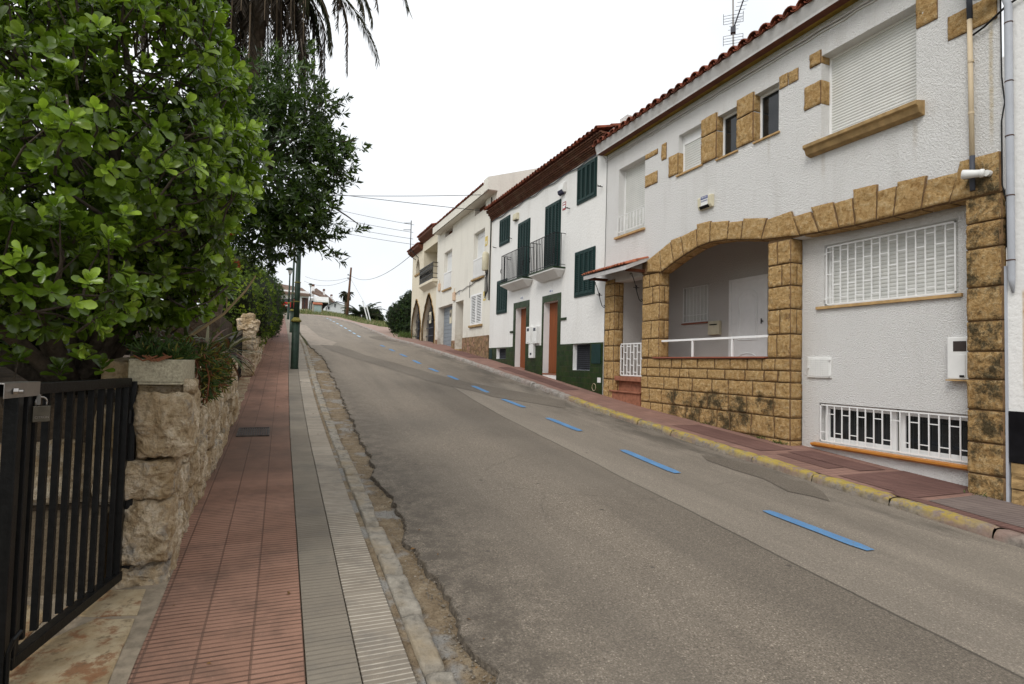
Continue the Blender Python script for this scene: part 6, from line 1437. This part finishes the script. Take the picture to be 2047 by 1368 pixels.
th2=thing('terrace_house',(6,97,zb),'white terrace house with slatted porch canopy, middle of the hilltop row','house')
m=M(); rect(m,620,658,598,626,Y+2,Y+9); m.build('wall',MT['white_paint'],th2); m=M(); rect(m,622,656,604,622,Y+1.9,Y+1.99); m.build('dark_porch',MT['dark'],th2)
m=M()
for k in range(3): rect(m,627,657,594.5+k*3.2,596.7+k*3.2,Y+.6-k*.1,Y+2)
m.build('canopy',MT['white_paint'],th2)
m=M(); p=[PX(622,585,Y+3),PX(657,598,Y+2),PX(655,591,Y+7),PX(632,576,Y+7)]; m.add([(p[0][0],Y+1.5,p[0][1]),(p[1][0],Y+1.5,p[1][1]),(p[2][0],Y+7,p[2][1]),(p[3][0],Y+7,p[3][1])]+[(p[0][0],Y+1.5,p[0][1]-.3),(p[1][0],Y+1.5,p[1][1]-.3),(p[2][0],Y+7,p[2][1]-.3),(p[3][0],Y+7,p[3][1]-.3)],[(0,1,2,3),(7,6,5,4),(0,4,5,1),(1,5,6,2),(2,6,7,3),(3,7,4,0)]); m.build('roof',plain('weathered_roof_b',(.155,.105,.08),.9,0,.3,3),th2)
m=M(); rect(m,646,650,582,596,Y+5,Y+6); ch=m.build('chimney',MT['white_paint'],th2); m=M(); rect(m,646,650,578,582,Y+5.02,Y+5.98); m.build('chimney_pot',MT['soffit_brown'],ch)
th3=thing('terrace_house',(8,100,zb),'lowest white terrace house at the right end of the hilltop row','house')
m=M(); rect(m,650,668,600,628,Y+5,Y+11); m.build('wall',MT['white_paint'],th3)
m=M(); p=[PX(655,596,Y+5),PX(671,606,Y+4),PX(668,600,Y+9),PX(654,591,Y+9)]; m.add([(p[0][0],Y+4,p[0][1]),(p[1][0],Y+4,p[1][1]),(p[2][0],Y+9,p[2][1]),(p[3][0],Y+9,p[3][1])]+[(p[0][0],Y+4,p[0][1]-.3),(p[1][0],Y+4,p[1][1]-.3),(p[2][0],Y+9,p[2][1]-.3),(p[3][0],Y+9,p[3][1]-.3)],[(0,1,2,3),(7,6,5,4),(0,4,5,1),(1,5,6,2),(2,6,7,3),(3,7,4,0)]); m.build('roof',plain('weathered_roof_c',(.155,.105,.08),.9,0,.3,3),th3)
m=M(); rect(m,661,665,592,602,Y+7,Y+8); ch=m.build('chimney',MT['white_paint'],th3); m=M(); rect(m,661,665,589,592,Y+7.02,Y+7.98); m.build('chimney_pot',MT['soffit_brown'],ch)
wb=thing('white_annex',(8,88,zb),'plain grey white low building with three small dark windows behind the wooden pole','building')
m=M(); a=PX(650,628,86);b=PX(673,604,86);c=PX(698,634,86);d=PX(698,610,86);e=PX(652,612,86)
pl_=[(a[0],a[1]-1),(c[0],c[1]-1),(d[0],d[1]),(PX(684,609,86)[0],PX(684,609,86)[1]),(b[0],b[1]),(e[0],e[1])]; m.prism([(x,z) for x,z in pl_],'y',86,92); m.build('wall',plain('grey_white_wall',(.66,.68,.69),.85),wb)
m=M(); rect(m,655,659,613,618.5,85.93,85.99); rect(m,668.5,671,608,614.5,85.93,85.99); rect(m,651,652.5,614,620,85.93,85.99); m.build('window',MT['glass'],wb)
m=M(); m.bar((e[0],85.9,e[1]+.05),(b[0],85.9,b[1]+.05),.25,.1); m.bar((b[0],85.9,b[1]+.05),(d[0],85.9,d[1]+.05),.2,.1); m.build('roof_edge',MT['pipe_dark'],wb)
shd=thing('utility_cabinet',(3.8,70,5),'grey green utility cabinet with little tiled roof on the grass bank','cabinet')
Y7=70.; m=M(); rect(m,624,644,608,632,Y7,Y7+1.2); m.build('wall',plain('shed_plaster',(.36,.33,.28),.9),shd); m=M(); rect(m,627.5,642.5,610,630,Y7-.05,Y7-.01); m.build('door',plain('grey_green_door',(.30,.38,.36),.7),shd)
m=M(); a=PX(626,608,Y7); b=PX(645,608,Y7)
n=8
for i in range(n):
    y_=a[0]+(b[0]-a[0])*(i+.5)/n; m.tube([(y_,Y7-.15,a[1]-.02),(y_,Y7+.6,a[1]+.2),(y_,Y7+1.3,a[1]+.25)],.075,8)
m.build('roof',MT['tileorange'],shd)
# wooden utility pole and stays
wp=thing('utility_pole',(6.96,66,4.8),'weathered wooden utility pole leaning slightly on the grass bank','utility pole')
m=M(); m.tube([(6.9,66,4.4),(7.05,66,7.5),(7.2,66,10.5)],[.17,.13,.1],10); m.build('pole',MT['polewood'],wp,smooth=True)
m=M()
for z in (9.6,9.2): m.tube([(6.9,65.85,z),(7.2,65.85,z)],.035,6); m.tube([(6.88,65.85,z-.04),(6.88,65.85,z+.12)],.05,6)
m.build('insulator',MT['dark'],wp)
for i,(a,b) in enumerate([((736,640),(725,603)),((741,640),(733,612))]):
    s_=thing('stay_guard',(0,0,0),['longer leaning white stay post in front of the palm','shorter leaning white stay post beside the longer one'][i],'post'); p=PX(a[0],a[1],62);q=PX(b[0],b[1],62); s_.location=(p[0],62,p[1]-.2); ROOT[s_.name]=Vector(s_.location); m=M(); m.tube([(p[0],62,p[1]-.2),(q[0],62,q[1])],.06,8); m.build('post',MT['white_paint'],s_); m=M(); m.tube([(q[0],62,q[1]),(q[0]-.02,62,q[1]+.05)],.065,8); m.build('cap',MT['pipe_grey'],s_)
# palms in the distance
def palm(name,label,c,nf,Lf,up0,tint,seed,ll,trunk=None,lw=.03):
    global P,A,Nn,LL,WW,TT,stems,pr
    t_=thing(name,(c[0],c[1],trunk if trunk else c[2]-.5),label,'palm'); P=[];A=[];Nn=[];LL=[];WW=[];TT=[]; stems=M(); pr=np.random.default_rng(seed)
    for k in range(nf): frond(k*2.4,pr.uniform(*up0),pr.uniform(1.,1.8),Lf*pr.uniform(.8,1.1),tint,34,lw,ll,np.array(c))
    stems.tube([(c[0],c[1],(trunk or c[2]-.8)),(c[0],c[1],c[2]+.1)],[.2,.16],8); stems.build('trunk',MT['palm_trunk'],t_); leaves('fronds',*[np.array(x) for x in (P,A,Nn,LL,WW,TT)],MT['leaf_dull'],t_,1,.1,.2)
q=PX(692,588,84); palm('fan_palm','small dark palm silhouetted just left of the wooden pole',(q[0],84,q[1]),40,1.05,(-1.3,1.2),(.03,.04,.015),41,.42,5.8,.06)
q=PX(724,634,68); palm('bushy_palm','short bushy palm with arching fronds on the grass right of the pole',(q[0],68,q[1]-.1),60,2.8,(-.4,1.5),(.04,.06,.03),42,.6,q[1]-1.2,.06)
hedge('round_bush','low round dark bush right of the bushy palm',[((PX(746,636,70)[0],70,PX(744,634,70)[1]-.5),(1.3,1.2,1.6)),((PX(705,636,74)[0],74,PX(705,636,74)[1]-.6),(1.6,1.,1.))],260,.2,(.03,.05,.02),43,cat='bush')
# tree at the end of the house row
hedge('evergreen_tree','dense dark evergreen tree beside the ochre house at the far end of the row',[((7.75,38,2.6),(1.05,1.5,1.45)),((8.3,38.5,3.7),(1.0,1.4,1.2)),((7.2,38,3.0),(.7,1.2,.95)),((8.0,37,1.9),(1.0,1.2,1.0)),((8.9,37,4.),(.9,1.4,1.))],620,.12,(.02,.042,.012),44,cat='tree',yf=.12)
# grass on the bank
P=[];A=[];Nn=[];LL=[];WW=[];TT=[]; r=np.random.default_rng(12)
class _G: pass
gr_=thing('tall_grass',(5,66,4.6),'tall dry and green grass covering the bank above the kerb','grass',kind='stuff')
n=0
while n<15000:
    y=r.uniform(46,84); x=r.uniform(-4,16)
    edge=xr(y)+1.55 if y<61 else -9
    if x<edge+.1 or (y>60.8 and x<2 and y<63.5): continue
    if y>61 and x<-1.5 and y<70: continue
    n+=1; P.append(np.array([x,y,terr(x,y)-.02])); A.append(np.array([r.normal(0,.3),r.normal(0,.3),1.])); Nn.append(r.normal(0,1,3)); LL.append(r.uniform(.12,.5)); WW.append(.03); TT.append(np.array([.28,.25,.13]) if r.random()<.45 else np.array([.09,.13,.03]))
go=leaves('grass_blades',*[np.array(x) for x in (P,A,Nn,LL,WW,TT)],MT['leaf_dull'],gr_,0,.1,.2)
P=[];A=[];Nn=[];LL=[];WW=[];TT=[]
for (x,y,nn) in [(7.2,6.6,60),(7.2,7.0,30),(7.22,8.3,25),(7.1,33.9,200),(7.3,35.2,250),(7.2,3.9,20)]:
    for _ in range(nn): P.append(np.array([x+r.normal(0,.04 if y<20 else .3),y+r.normal(0,.07 if y<20 else .5),g(y)-.0]));A.append(np.array([r.normal(0,.6),r.normal(0,.5),1.]));Nn.append(r.normal(0,1,3));LL.append(r.uniform(.02,.07) if y<20 else r.uniform(.1,.4));WW.append(.01 if y<20 else .03);TT.append(np.array([.07,.11,.02]))
w_=thing('weeds',(7.2,8,-1.1),'small green weeds growing where the walls meet the right pavement','weeds',kind='stuff'); leaves('weed_leaves',*[np.array(x) for x in (P,A,Nn,LL,WW,TT)],MT['leaf_dull'],w_,0,.1,.2)
# ======== overhead lines ========
def wire(a,b,sag,label,r=.012):
    a=Vector(a);b=Vector(b); pts=[a.lerp(b,i/24)-Vector((0,0,sag*4*(i/24)*(1-i/24))) for i in range(25)]
    m=M(); m.tube(pts,r,5); m.build('overhead_wire',MT['cable_black'],label=label,cat='overhead wire',group='wires strung above the street')
Q=lambda px,py,Y:(PX(px,py,Y)[0],Y,PX(px,py,Y)[1])
wire((7.0,20.2,6.42),(-5.5,34,8.95),.25,'upper wire from the cream house corner leftward over the road')
wire((6.9,20.4,5.85),(-6.0,33,9.4),.1,'second wire from the cream house corner rising behind the dark tree')
for i,(pa_,pb_,lab) in enumerate([((828,450),(600,400),'uppermost of the four wires from the ochre house bracket'),((826,465),(600,418),'second of the four wires from the ochre house bracket'),((826,478),(600,433),'third of the four wires from the ochre house bracket'),((827,489),(600,446),'lowest of the four wires from the ochre house bracket')]): wire(Q(*pa_,33.2),Q(*pb_,48),.12,lab)
wire(Q(820,512,33.6),(7.15,66,9.6),.9,'wire sagging from the ochre house to the wooden pole',.016); wire((7.1,66,9.4),Q(610,553,80),.5,'wire from the wooden pole leftward over the hilltop houses',.016); wire((7.1,66,9.2),Q(608,562,80),.7,'lower wire from the wooden pole leftward over the hilltop houses',.016); wire((7.15,66,9.3),Q(733,614,62),.0,'stay wire from the wooden pole down to the white stay posts',.01)
